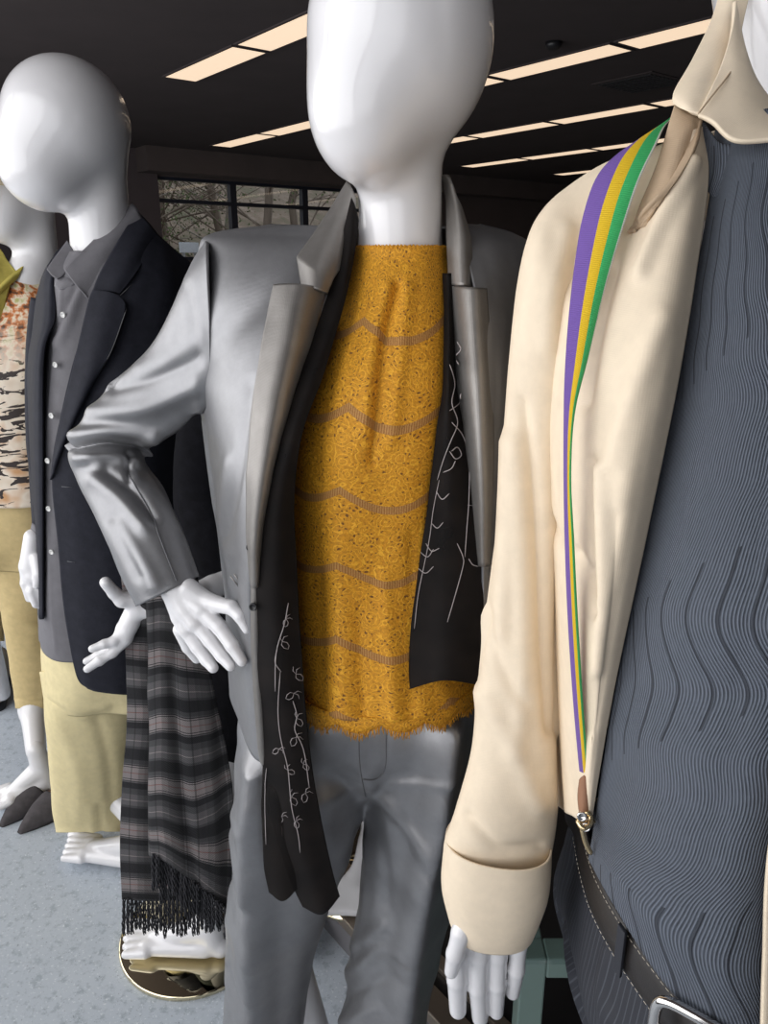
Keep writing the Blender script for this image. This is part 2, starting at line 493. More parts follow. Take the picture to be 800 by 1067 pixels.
def plaid():
    m = MT('grey_plaid_wool', (.1, .1, .1), .95)
    vec, u, v = m.uv()
    k = (.012, .012, .014); g = (.085, .082, .085); t = (.20, .18, .178); dk = (.045, .045, .048); r = (.17, .09, .085)
    fy = m.math('FRACT', m.math('DIVIDE', v, .118))
    stops = [(0, k), (.12, dk), (.185, g), (.20, k), (.215, t), (.235, k), (.25, t), (.33, r), (.345, t), (.43, k), (.445, t), (.465, k), (.48, g), (.50, k), (.60, dk), (.70, g), (.80, t), (.815, g), (.90, dk), (.94, k)]
    cy = m.ramp(fy, stops, 'CONSTANT')
    fx = m.math('FRACT', m.math('DIVIDE', m.math('ADD', u, 1.013), .062))
    cx = m.ramp(fx, [(0, (.55, .55, .55)), (.30, (1.15, 1.15, 1.15)), (.34, (.6, .6, .6)), (.37, (1.2, 1.2, 1.2)), (.62, (.55, .55, .55)), (.66, (1.25, 1.2, 1.2)), (.84, (.8, .8, .8))], 'CONSTANT')
    mu = m.n('ShaderNodeMix'); mu.data_type = 'RGBA'; mu.blend_type = 'MULTIPLY'; mu.inputs[0].default_value = .85
    m.l(cy, mu.inputs[6]); m.l(cx, mu.inputs[7])
    tw = m.math('SINE', m.math('MULTIPLY', m.math('ADD', u, v), 1900))
    tws = m.math('ADD', m.math('MULTIPLY', tw, .22), .9)
    fz = m.math('ADD', m.math('MULTIPLY', m.noise(vec, 900, 2), .9), .55)
    m3 = m.n('ShaderNodeMix'); m3.data_type = 'RGBA'; m3.blend_type = 'MULTIPLY'; m3.inputs[0].default_value = 1
    m.l(mu.outputs[2], m3.inputs[6]); m.l(m.math('MULTIPLY', tws, fz), m3.inputs[7]); m.color(m3.outputs[2])
    m.bump(m.math('ADD', tw, m.noise(vec, 700, 2)), .5, .0012)
    return m.m
PLAID = plaid()
FRINGE = MT('dark_wool_fringe', (.022, .022, .026), .95).m

def ripple_knit():
    m = MT('blue_grey_ripple_knit', (.1, .12, .15), .8)
    vec, u, v = m.uv()
    bend = m.math('MULTIPLY', m.math('SINE', m.math('ADD', m.math('MULTIPLY', v, 26), m.math('MULTIPLY', u, 5))), .009)
    bend2 = m.math('MULTIPLY', m.noise(m.comb(m.math('MULTIPLY', u, .35), m.math('MULTIPLY', v, 2.2)), 5, 1), .05)
    uu = m.math('ADD', m.math('ADD', u, bend), bend2)
    rib = m.math('SINE', m.math('MULTIPLY', uu, 2 * math.pi / .0020))
    brk = m.noise(m.comb(m.math('MULTIPLY', uu, 420), m.math('MULTIPLY', v, 110)), 1.0, 2)
    ribb = m.math('MULTIPLY', rib, m.math('ADD', -.05, m.math('MULTIPLY', brk, 1.7)))
    slit = m.math('GREATER_THAN', m.math('SINE', m.math('MULTIPLY', uu, 2 * math.pi / .0185)), .955)
    sl2 = m.math('GREATER_THAN', m.math('SINE', m.math('ADD', m.math('MULTIPLY', v, 2 * math.pi / .26), m.math('MULTIPLY', u, 14))), .1)
    sl = m.math('MULTIPLY', slit, sl2)
    c = m.ramp(m.math('ADD', m.math('MULTIPLY', ribb, .42), .5), [(.1, (.040, .047, .060)), (.45, (.080, .093, .118)), (.9, (.150, .172, .215))])
    m.color(m.mix(m.math('MULTIPLY', sl, .85), c, (.022, .026, .036)))
    m.bump(m.math('SUBTRACT', ribb, m.math('MULTIPLY', sl, 2.5)), .6, .0012)
    return m.m
KNIT = ripple_knit()

def stripes_strap():
    m = MT('striped_webbing', (.1, .1, .1), .7)
    vec, u, v = m.uv()
    at = m.n('ShaderNodeAttribute'); at.attribute_name = 'across'
    c = m.ramp(at.outputs['Fac'], [(0, (.19, .10, .42)), (.34, (.85, .55, .01)), (.63, (.055, .55, .16)), (.945, (.85, .88, .80))], 'CONSTANT')
    h = m.math('MULTIPLY', m.math('SINE', m.math('MULTIPLY', v, 4600)), m.math('SINE', m.math('MULTIPLY', at.outputs['Fac'], 110)))
    mm = m.n('ShaderNodeMix'); mm.data_type = 'RGBA'; mm.blend_type = 'MULTIPLY'; mm.inputs[0].default_value = 1
    m.l(c, mm.inputs[6]); m.l(m.math('ADD', m.math('MULTIPLY', h, .18), .92), mm.inputs[7]); m.color(mm.outputs[2])
    m.bump(h, .5, .0008)
    return m.m
STRAP = stripes_strap()

def tiger():
    m = MT('tiger_print', (.6, .5, .4), .7)
    vec, u, v = m.uv()
    n1 = m.noise(m.comb(m.math('MULTIPLY', u, 14), m.math('MULTIPLY', v, 52)), 1.0, 3, .5, 1.4)
    st = m.math('GREATER_THAN', n1, .545)
    n2 = m.noise(vec, 14, 2)
    basec = m.ramp(n2, [(.35, (.62, .50, .38)), (.5, (.75, .66, .55)), (.65, (.55, .30, .14))])
    top = m.ramp(m.noise(vec, 55, 3), [(.35, (.10, .05, .03)), (.45, (.55, .16, .03)), (.55, (.78, .68, .52)), (.7, (.45, .42, .15))])
    low = m.mix(st, basec, (.030, .020, .018))
    f = m.n('ShaderNodeMapRange'); m.l(v, f.inputs[0]); f.inputs[1].default_value = .10; f.inputs[2].default_value = .22
    m.color(m.mix(f.outputs[0], top, low))
    return m.m
TIGER = tiger()
def pinstripe():
    m = MT('navy_pinstripe', (.02, .022, .03), .7)
    vec, u, v = m.uv()
    s_ = m.math('GREATER_THAN', m.math('SINE', m.math('MULTIPLY', u, 2 * math.pi / .0065)), .86)
    m.color(m.mix(s_, (.018, .020, .028), (.050, .055, .068))); m.bump(m.noise(vec, 900, 2), .2, .0006)
    return m.m
PIN = pinstripe()
LEATHER = MT('black_leather', (.018, .015, .014), .42)
LEATHER.bump(LEATHER.noise(LEATHER.obj(), 900, 3), .25, .0006); LEATHER = LEATHER.m
STITCH = MT('cream_stitch', (.62, .56, .46), .7).m
SUEDE = cloth('grey_suede', (.085, .078, .082), .95, .3, .12)
TAN = MT('tan_insole', (.30, .15, .085), .7).m
THREADG = MT('grey_seam_thread', (.16, .16, .17), .7).m
STRAW = cloth('straw_weave', (.62, .52, .36), .85, .5, .12, 900)

def floor_mat():
    m = MT('speckled_floor', (.4, .45, .5), .48)
    o = m.obj()
    n1 = m.noise(o, 3, 4); n2 = m.noise(o, 160, 2, .7); n3 = m.noise(o, 45, 4, .7)
    base = m.ramp(n1, [(.3, (.45, .50, .56)), (.7, (.52, .57, .63))])
    c = m.mix(m.ramp(n3, [(.36, (1, 1, 1)), (.48, (0, 0, 0))]), base, (.36, .41, .46))
    c = m.mix(m.math('GREATER_THAN', n2, .64), c, (.66, .70, .74))
    c = m.mix(m.math('LESS_THAN', n2, .33), c, (.27, .30, .34))
    m.color(c); m.bump(n2, .06, .001)
    return m.m
FLOOR = floor_mat()
def paint(name, col, rough=.85):
    m = MT(name, col, rough); n_ = m.noise(m.obj(), 2.5, 5, .6)
    m.color(m.ramp(n_, [(.3, tuple(c * .9 for c in col)), (.7, tuple(c * 1.08 for c in col))])); m.bump(m.noise(m.obj(), 80, 3), .1, .002)
    return m.m
CEIL = paint('dark_brown_ceiling', (.056, .043, .043))
WALLD = paint('dark_taupe_wall', (.080, .062, .058))
WALLR = paint('dusky_mauve_wall', (.075, .058, .060))
WALLW = paint('off_white_wall', (.45, .43, .41))
FRAME = paint('dark_blue_window_frame', (.016, .019, .030), .4)
PANEL = paint('grey_platform_panel', (.16, .155, .165), .5)
DKTOP = paint('charcoal_platform_top', (.018, .017, .018), .3)
def glassy():
    m = MT('window_glass'); gl = m.n('ShaderNodeBsdfGlossy'); gl.inputs['Roughness'].default_value = .02
    tr = m.n('ShaderNodeBsdfTransparent'); tr.inputs[0].default_value = (.93, .95, .95, 1)
    mx = m.n('ShaderNodeMixShader'); mx.inputs[0].default_value = .06
    m.l(tr.outputs[0], mx.inputs[1]); m.l(gl.outputs[0], mx.inputs[2]); m.l(mx.outputs[0], m.out.inputs[0]); return m.m
GLASS = glassy()
def lamp_mat():
    m = MT('troffer_diffuser', (.6, .5, .4), .6); m.b.inputs['Emission Color'].default_value = (1.0, .76, .54, 1); m.b.inputs['Emission Strength'].default_value = .88
    return m.m
LAMP = lamp_mat()

# ------------------------------------------------------------------ the room
S0, S1, T0, T1, ZC = -1.55, 16.0, -5.0, 11.0, H + 1.48
def st(o): o['kind'] = 'structure'; return o
st(boxes('floor', [stbox(S0, S1, T0, T1, -.1, 0)], FLOOR))
st(boxes('ceiling', [stbox(S0, S1, T0, T1, ZC, ZC + .1)], CEIL))
st(boxes('wall_right', [stbox(S0, S1, T0 - .15, T0, -.1, ZC + .1)], WALLD))
st(boxes('wall_far', [stbox(S1, S1 + .15, T0, T1, -.1, ZC + .1)], WALLD))
# back wall with its band of windows (s 4.70..9.6)
WB, WT = H + .05, H + 1.16
st(boxes('wall_back', [stbox(4.68, 9.66, T1, T1 + .2, -.1, WB), stbox(4.68, 9.66, T1, T1 + .2, WT, ZC + .1),
                       stbox(9.66, S1, T1, T1 + .2, -.1, ZC + .1)], WALLD))
st(boxes('wall_left', [stbox(S0, 4.68, T1 - .05, T1 + .2, -.1, ZC + .1)], WALLR))
k = 1
for a, b in ((4.62, 5.87), (5.87, 7.13), (7.13, 8.40), (8.40, 9.66)):
    fr = [stbox(a, a + .05, T1 + .02, T1 + .12, WB, WT), stbox(b - .05, b, T1 + .02, T1 + .12, WB, WT),
          stbox(a + .05, b - .05, T1 + .02, T1 + .12, WB, WB + .05), stbox(a + .05, b - .05, T1 + .02, T1 + .12, WT - .04, WT),
          stbox(a + .05, b - .05, T1 + .02, T1 + .12, H + .825, H + .875)]
    o = st(boxes('window_%d' % k, fr, FRAME))
    boxes('window_pane', [stbox(a + .05, b - .05, T1 + .065, T1 + .075, WB + .05, H + .825), stbox(a + .05, b - .05, T1 + .065, T1 + .075, H + .875, WT - .04)], GLASS, o)
    k += 1
# shop front behind the camera: low wall, header and posts between tall openings
st(boxes('wall_front', [stbox(S0 - .1, S0, T0, T1, -.1, .42), stbox(S0 - .1, S0, T0, T1, 2.8, ZC + .1), stbox(S0 - .1, S0, T0, -2.6, .42, 2.8),
                        stbox(S0 - .1, S0, 8.4, T1, .42, 2.8)] + [stbox(S0 - .1, S0, q - .06, q + .06, .42, 2.8) for q in (-.22, 2.45, 5.3)], WALLD))
# dropped header over the windows
st(boxes('trim_1', [stbox(4.4, S1, T1 - .42, T1, WT + .02, ZC)], WALLD))
# ceiling lights
ORD = ['first', 'second', 'third', 'fourth', 'fifth', 'sixth', 'seventh', 'eighth']
proto = None
rowname = ['nearest row', 'second row', 'third row', 'fourth row', 'farthest row']
for ri, (s, t0, cnt) in enumerate(((3.15, 6.75, 3), (5.2, 10.05, 8), (7.25, 9.9, 7), (9.3, 9.65, 6), (11.35, 9.5, 5))):
    for j in range(cnt):
        t = t0 - .61 - j * 1.25
        if t < 1.0: continue
        e = empty('ceiling_light', ST(s, t, ZC), 'long warm ceiling light panel, %s from the left end of the %s' % (ORD[j], rowname[ri]), 'ceiling light', 'ceiling lights in the %s' % rowname[ri])
        e.rotation_euler = (0, 0, RZ)
        if proto is None:
            fr = []
            for (cx, cy, sx, sy) in ((0, .145, 1.22, .02), (0, -.145, 1.22, .02), (.60, 0, .02, .27), (-.60, 0, .02, .27)):
                fr.append(((cx, cy, -.005), sx, sy, .010))
            f_ = boxes('frame', fr, CEIL); f_.parent = e
            d_ = boxes('diffuser', [((0, 0, -.004), 1.18, .27, .008)], LAMP); d_.parent = e
            proto = (f_, d_)
        else:
            for q in proto:
                c = q.copy(); COL.objects.link(c); c.parent = e
# smoke detector, vent
e = empty('smoke_detector', floor_pt(577, 44, ZC)); props(e, 'small round dark detector fixed to the ceiling between light rows', 'smoke detector')
lathe('housing', [(0, 0), (.06, 0), (.055, -.03), (.03, -.045), (0, -.045)], floor_pt(577, 44, ZC), BLACK, e, 24)
e = empty('ceiling_vent', floor_pt(668, 86, ZC)); props(e, 'square dark air vent set in the ceiling above the cream collar', 'vent')
vp = floor_pt(668, 86, ZC)
boxes('frame', [((vp[0], vp[1], vp[2] - .004), .6, .6, .008, RZ)], CEIL, e, .004)
boxes('louvre', [((vp[0] + D2[0] * q, vp[1] + D2[1] * q, vp[2] - .012), .52, .02, .008, RZ) for q in np.linspace(-.24, .24, 9)], BLACK, e)
# outdoors beyond the back windows
def outdoor_ground():
    m = MT('leaf_litter_bank', (.12, .09, .06), .95); n_ = m.noise(m.obj(), 1.2, 6, .7)
    m.color(m.ramp(n_, [(.3, (.09, .10, .05)), (.5, (.20, .15, .11)), (.7, (.32, .25, .20))])); m.bump(n_, .4, .05); return m.m
GR = outdoor_ground()
vs = []; fs = []
NX, NY = 30, 24
for i in range(NX + 1):
    for j in range(NY + 1):
        s = -10 + 40 * i / NX; t = T1 + .6 + 45 * j / NY
        z = -.1 + max(0, (t - 17)) * .40 + .4 * noise.noise(Vector((s * .3, t * .3, 0)))
        vs.append(ST(s, t, z))
for i in range(NX):
    for j in range(NY):
        a = i * (NY + 1) + j; fs.append((a, a + NY + 1, a + NY + 2, a + 1))
st(link('ground_outside', np.array(vs), fs, GR))
BARK = paint('grey_brown_bark', (.20, .155, .12), .95)
BARK2 = paint('pale_bark', (.30, .26, .22), .95)
def foliage_mat(c, name):
    m = MT(name, c, .9); n_ = m.noise(m.obj(), 30, 3); m.color(m.ramp(n_, [(.3, tuple(q * .5 for q in c)), (.7, tuple(q * 1.4 for q in c))])); return m.m
GREEN = foliage_mat((.13, .16, .07), 'evergreen_needles')
BROWNL = foliage_mat((.26, .17, .12), 'brown_leaves')
def tree(s, t, h, evergreen, mat, label, group):
    base = np.array(ST(s, t, max(0, t - 17) * .40 - .2))
    e = empty('tree', base, label, 'tree', group)
    rnd = random.Random(int(s * 97 + t * 31))
    lines = []; rads = []
    tr = [base + np.array([rnd.uniform(-.1, .1) * q, rnd.uniform(-.1, .1) * q, h * q / 5]) for q in range(6)]
    lines.append(tr); rads.append(.09 + .02 * rnd.random())
    tips = []
    for q in range(16):
        f = rnd.uniform(.15, .98); p = cr(np.array(tr), 40)[int(f * 39)]
        a = rnd.uniform(0, 6.28); L = h * .22 * (1.2 - f) + .5
        d = np.array([math.cos(a), math.sin(a), rnd.uniform(.1, .9)])
        p1 = p + d * L * .5; p2 = p + d * L + np.array([0, 0, rnd.uniform(-.2, .4)])
        lines.append([p, p1, p2]); rads.append(.022); tips += [p1, p2]
        for w_ in range(2):
            d2 = d + np.array([rnd.uniform(-.8, .8), rnd.uniform(-.8, .8), rnd.uniform(-.2, .6)])
            lines.append([p1, p1 + d2 * L * .3, p1 + d2 * L * .6]); rads.append(.011); tips.append(p1 + d2 * L * .6)
    wire('trunk', lines, rads, mat, e, 5, 2)
    vs, fs = [], []
    nl = 2600 if evergreen else 900
    for q in range(nl):
        c = tips[rnd.randrange(len(tips))] + np.array([rnd.gauss(0, .28), rnd.gauss(0, .28), rnd.gauss(0, .25)])
        if evergreen: c = c + np.array([0, 0, rnd.uniform(-.5, .1)])
        a = np.array([rnd.gauss(0, 1), rnd.gauss(0, 1), rnd.gauss(0, 1)]); a /= np.linalg.norm(a)
        b = np.cross(a, [rnd.random(), rnd.random(), .3]); b /= np.linalg.norm(b); z_ = .045 if evergreen else .022
        o = len(vs); vs += [c - a * z_, c + b * z_ * .5, c + a * z_, c - b * z_ * .5]; fs.append((o, o + 1, o + 2, o + 3))
    props(link('foliage', np.array(vs), fs, GREEN if evergreen else BROWNL, e, smooth=False), kind='stuff')
rr = random.Random(3)
for i in range(13):
    s = 3.9 + i * .62 + rr.uniform(-.2, .2); t = rr.uniform(15, 20)
    ev = s > 7.2 and i % 2 == 0
    tree(s, t, rr.uniform(5, 7.5), ev, BARK2 if i % 5 == 0 else BARK,
         'green leafy evergreen tree standing outside the back windows' if ev else ('thin pale-barked tree outside the back windows' if i % 5 == 0 else 'bare brown tree outside the back windows'),
         'evergreen trees outside' if ev else ('pale-barked trees outside' if i % 5 == 0 else 'bare brown trees outside'))
# roadside sign outside the left window
b = P(200, 262, 1.0); d_ = ray(197, 258); kq = 15.5 / (d_[0] * D1[0] + d_[1] * D1[1]); sp = np.array([0, 0, H]) + d_ * kq
e = empty('roadside_sign', (sp[0], sp[1], 0), 'white rectangular sign on two posts outside the left window pane', 'sign')
boxes('sign_board', [((sp[0], sp[1], sp[2]), .42, .05, .2, RZ - math.pi / 2)], paint('white_sign', (.62, .64, .68)), e, .01)
boxes('post', [((sp[0] + D2[0] * q, sp[1] + D2[1] * q, sp[2] / 2 - .05), .05, .05, sp[2] - .1, RZ) for q in (-.13, .13)], paint('sign_post', (.3, .3, .3)), e)

# ------------------------------------------------------------------ display platform behind the row
e = empty('display_platform', ST(.95, -.2, 0), 'low charcoal display platform with metal edging behind the silver suit', 'platform')
boxes('side_panel', [stbox(.715, .745, -1.6, 1.42, 0, .085)], PANEL, e)
boxes('top', [stbox(.745, 2.3, -1.6, 1.42, 0, .10)], DKTOP, e, .003)
boxes('edge_trim', [stbox(.700, .745, -1.6, 1.42, .085, .112), stbox(.775, .80, -1.6, 1.42, .10, .112)], ALU, e, .002)
# mint table on the platform
mt = floor_pt(545, 1000, .75)
e = empty('display_table', (.5, 1.2, .10), 'mint green metal framed table with glass top behind the cream sleeve', 'table')
tx0, tx1, ty0, ty1, tz = .212, .80, .915, 1.45, .36
boxes('frame', [(((tx0 + tx1) / 2, ty0 + .02, tz - .02), tx1 - tx0 - .08, .04, .04), (((tx0 + tx1) / 2, ty1 - .02, tz - .02), tx1 - tx0 - .08, .04, .04),
                ((tx0 + .02, (ty0 + ty1) / 2, tz - .02), .04, ty1 - ty0 - .08, .04), ((tx1 - .02, (ty0 + ty1) / 2, tz - .02), .04, ty1 - ty0 - .08, .04)], MINT, e, .003)
for a in (tx0, tx1 - .04):
    for b in (ty0, ty1 - .04):
        boxes('leg', [((a + .02, b + .02, .1 + (tz - .1) / 2), .04, .04, tz - .1)], MINT, e, .003)
boxes('glass_top', [(((tx0 + tx1) / 2, (ty0 + ty1) / 2, tz + .004), tx1 - tx0 + .02, ty1 - ty0 + .02, .008)], GLASS, e)


# helpers for mannequins
def W3(px, Y, z): return Q(px, Y, z)
def foot_prims(heel, toe, **kw):
    heel = np.array(heel, float); toe = np.array(toe, float); d = toe - heel; d[2] = 0; L = np.linalg.norm(d); d = d / L
    sd = np.array([-d[1], d[0], 0]); up = np.array([0, 0, 1.0])
    pr = [CAP(heel + d * .02 + up * .012, heel + d * .05 + up * .02, .025, .025), CAP(heel + d * .035 + up * .03, heel + d * .045 + up * .12, .027, .024),
          CAP(heel + d * .055 + up * .05, heel + d * (L * .66) + up * .010, .026, .018), CAP(heel + d * .05 + up * .010 + sd * .01, heel + d * (L * .7) + up * .005 + sd * .020, .020, .016),
          CAP(heel + d * (L * .6) + up * .010 - sd * .012, heel + d * (L * .74) + up * .004 - sd * .018, .018, .015)]
    for i in range(5):
        o = (i - 2) * .0165; ln = L * (.99 - .03 * i)
        pr.append(CAP(heel + d * (L * .70) + sd * o * 1.05 + up * .006, heel + d * ln + sd * o * 1.15, .012, .0085 if i else .0115))
    return pr
def ankle(heel, toe):
    heel = np.array(heel, float); d = np.array(toe, float) - heel; d[2] = 0; d /= np.linalg.norm(d)
    return heel + d * .045 + np.array([0, 0, .115])
def feet(parent, *pairs):
    for a, b in pairs:
        sdf_mesh('foot', foot_prims(a, b), .007, .0035, WHITE, parent)
def button(name, p, r, mat, parent, nrm):
    n_ = np.array(nrm, float); n_ /= np.linalg.norm(n_)
    a = np.cross(n_, [0, 0, 1.0]); a /= np.linalg.norm(a); b = np.cross(n_, a)
    prof = [(0, .0012), (r * .55, .0010), (r * .7, .0024), (r * .92, .0022), (r, .0008), (r * .9, -.0008)]
    vs, fs = [], []; N = 20; M = len(prof)
    for j in range(N):
        t = 2 * math.pi * j / N
        for q, z in prof: vs.append(p + a * q * math.cos(t) + b * q * math.sin(t) + n_ * z)
    for j in range(N):
        for i in range(M - 1): fs.append((j * M + i, j * M + i + 1, ((j + 1) % N) * M + i + 1, ((j + 1) % N) * M + i))
    return link(name, np.array(vs), fs, mat, parent)
def stitches(name, lines, mat, parent, rad=.0006, dash=.0045, gap=.0025, ns=4):
    """dashes along polylines of world points"""
    out = []
    for L in lines:
        K = cr(np.array(L, float), 200); d = np.concatenate([[0], np.cumsum(np.linalg.norm(np.diff(K, axis=0), axis=1))])
        s = 0
        while s + dash < d[-1]:
            out.append([np.array([np.interp(x, d, K[:, i]) for i in range(3)]) for x in (s, s + dash)]); s += dash + gap
    return wire(name, out, rad, mat, parent, ns, 1)

# ================================================================== centre mannequin in the silver suit
Wm = empty('mannequin', (0.0, .88, 0), 'white faceless mannequin in a silver satin suit and mustard lace top, hand on hip', 'mannequin')
YW = .88
neckb = P(417, 285, YW)
hd = P(415, 10, .86)
prims = [ELL(W3(417, .865, H + .212), (.092, .102, .110)), ELL(W3(384, .840, H + .148), (.060, .068, .074)),
         CAP(W3(417, .885, H + .12), W3(417, .885, H - .02), .044, .046), CAP(W3(417, .885, H - .02), W3(420, .89, H - .07), .046, .06),
         CAP(W3(300, .90, H - .085), W3(420, .90, H - .07), .045, .05), CAP(W3(420, .90, H - .07), W3(500, .92, H - .085), .05, .045),
         CAP(W3(405, .87, H - .12), W3(405, .87, H - .35), .07, .06), CAP(W3(400, .87, H - .35), W3(372, .88, H - .52), .06, .075)]
prims += [CAP(W3(318, .88, H - .52), P(278, 960, .88), .05, .045), CAP(P(278, 960, .88), np.array([-.10, .90, .16]), .045, .028),
          CAP(W3(420, .88, H - .52), P(410, 960, .88), .05, .045), CAP(P(410, 960, .88), np.array([.0, .90, .16]), .045, .028)]
feet(Wm, ((-.09, .93, .03), (-.16, .72, .03)), ((.01, .93, .03), (.03, .70, .03)))
sdf_mesh('body', prims, .022, .0065, WHITE, Wm)
lathe('base', [(0, 0), (.16, 0), (.16, .012), (.155, .016), (0, .016)], (-.05, .86, .001), METAL, Wm)
# hand on the hip
yh = .755
prims = pc((174, 598, .80, 15), (183, 614, .79, 15), (194, 634, .783, 13), (203, 648, .776, 11)) + pc((184, 612, .79, 14), (197, 622, .785, 12), (210, 634, .777, 11)) + pc((178, 614, .79, 11), (188, 642, .785, 10), (194, 656, .78, 9))
prims += pc((196, 614, .786, 12), (211, 624, .782, 10), (227, 630, .772, 8.6), (241, 633, .760, 7.8), (250, 642, .752, 6.8), (257, 656, .747, 4.8))
prims += pc((212, 636, .777, 10), (229, 654, .764, 8.2), (242, 673, .752, 7.4), (252, 689, .744, 5.8))
prims += pc((204, 647, .778, 9.6), (219, 667, .767, 7.9), (231, 683, .757, 7.1), (240, 694, .748, 5.7))
prims += pc((195, 656, .782, 9), (206, 674, .774, 7.6), (215, 687, .767, 6.9), (222, 696, .759, 5.6))
prims += pc((188, 656, .797, 8), (196, 674, .802, 6.8), (205, 686, .805, 5.6))
hand = sdf_mesh('hand', prims, .0022, .0014, WHITE, Wm)
for (x, y, Y) in ((252, 688, .7405),):
    pass

# trousers: hip block and two pressed legs
prims = [CAP(P(322, 742, .862), P(430, 742, .862), .082, .080), CAP(P(300, 700, .865), P(448, 700, .865), .058, .058), CAP(P(378, 770, .845), P(384, 800, .850), .06, .045), CAP(P(372, 752, .91), P(384, 790, .90), .085, .07)]
prims += pc((312, 760, .862, 64), (314, 800, .858, 66), (314, 835, .858, 64), (308, 875, .858, 59), (290, 940, .862, 51), (280, 1010, .868, 43.5), (275, 1070, .87, 40.5), (262, 1200, .88, 41), (250, 1400, .89, 41), (240, 1560, .89, 39))
prims += pc((442, 760, .862, 58), (438, 800, .858, 57), (437, 835, .858, 55), (434, 875, .858, 53), (425, 930, .86, 48), (412, 990, .86, 44.5), (398, 1067, .86, 42.5), (385, 1200, .87, 41), (370, 1400, .88, 41), (360, 1560, .89, 39))
trou = sdf_mesh('trousers', prims, .010, .0042, SATIN, Wm)
CR = [([(274, 800), (269, 860), (267, 960), (264, 1080)], 17, .027), ([(274, 800), (269, 860), (267, 960), (264, 1080)], 4, .004),
      ([(465, 760), (453, 860), (444, 905), (430, 980), (414, 1080)], 16, .026), ([(465, 760), (453, 860), (444, 905), (430, 980), (414, 1080)], 4, .004),
      ([(240, 860), (256, 890), (266, 925)], 7, .005), ([(238, 840), (262, 860)], 6, .004), ([(236, 960), (262, 985)], 9, .004), ([(240, 1010), (264, 1040)], 7, -.004), ([(238, 905), (262, 940)], 6, -.004),
      ([(386, 822), (415, 850), (440, 880)], 7, .005), ([(388, 812), (430, 815), (465, 800)], 7, .004), ([(380, 812), (350, 830), (320, 845)], 8, .004), ([(385, 840), (400, 900), (402, 940)], 8, -.003),
      ([(366, 1012), (395, 990), (420, 985)], 7, .005), ([(360, 1040), (395, 1022), (415, 1012)], 6, -.004), ([(358, 1064), (395, 1050)], 7, .005), ([(368, 985), (400, 965)], 6, .004), ([(381, 850), (378, 940), (362, 1020)], 4, .004),
      ([(403, 750), (402, 790), (396, 808), (380, 812)], 2.2, -.0015), ([(376, 750), (376, 812)], 2.2, .0015)]
crease_mesh(trou, CR, [((9, 9, 16), .003)])
# fly stitching
def onY(pts, Y): return [P(x, y, Y) for x, y in pts]
def on_mesh(o, pts, lift=.0006):
    off = np.zeros(3); q = o.parent
    while q is not None: off += np.array(q.location); q = q.parent
    out = []
    for x, y in pts:
        d = ray(x, y); org = np.array([0, 0, H]) - off
        ok, loc, nrm, idx = o.ray_cast(Vector(org), Vector(d / np.linalg.norm(d)))
        out.append((np.array(loc) + np.array(nrm) * lift + off) if ok else P(x, y, .740))
    return out
bpy.context.view_layer.update()
wire('fly_seam', [on_mesh(trou, cr(np.array([(403, 756), (402, 775), (402, 792), (399, 805), (390, 812), (378, 812)]), 24)), on_mesh(trou, cr(np.array([(374, 756), (374, 785), (376, 806), (381, 830)]), 16))], .0007, THREADG, trou)

# lace top
lace_rows = [
    (258, .87, [(366, .885), (385, .845), (415, .832), (448, .842), (468, .885), (450, .93), (415, .94), (380, .93)]),
    (272, .87, [(366, .885), (385, .842), (415, .829), (448, .838), (468, .882), (450, .935), (415, .945), (380, .935)]),
    (290, .86, [(357, .885), (382, .83), (415, .815), (450, .826), (474, .88), (452, .95), (415, .965), (375, .95)]),
    (330, .84, [(335, .885), (370, .81), (412, .795), (454, .808), (490, .88), (460, .98), (412, .99), (355, .98)]),
    (390, .82, [(306, .88), (355, .775), (408, .762), (458, .778), (505, .87), (465, .985), (405, 1.0), (335, .98)]),
    (450, .80, [(292, .87), (345, .755), (400, .745), (452, .76), (508, .86), (465, .98), (400, .99), (325, .97)]),
    (520, .80, [(292, .87), (340, .765), (396, .755), (448, .77), (502, .86), (462, .96), (395, .975), (325, .96)]),
    (600, .80, [(292, .87), (340, .775), (394, .765), (446, .775), (496, .86), (458, .96), (392, .97), (322, .96)]),
    (680, .80, [(291, .87), (340, .765), (394, .752), (450, .765), (502, .86), (462, .975), (392, .985), (315, .975)]),
    (726, .79, [(287, .87), (340, .755), (396, .742), (455, .755), (508, .86), (466, .99), (392, 1.0), (306, .985)])]
pleats = [([(414, 298), (402, 345), (393, 420), (388, 480)], 5, -.006), ([(404, 298), (388, 370), (380, 450)], 7, .004), ([(424, 300), (418, 370), (408, 460)], 7, .004),
          ([(352, 560), (356, 740)], 10, .004), ([(375, 640), (378, 745)], 8, -.004), ([(400, 600), (410, 750)], 9, .005), ([(430, 560), (428, 745)], 9, -.004), ([(330, 600), (335, 745)], 8, -.004), ([(452, 700), (470, 742)], 9, .004)]
top = shell('lace_top', lace_rows, LACE, Wm, n=(128, 150), closed=True, thick=.0022, creases=pleats, nz=[(24, .0015)])
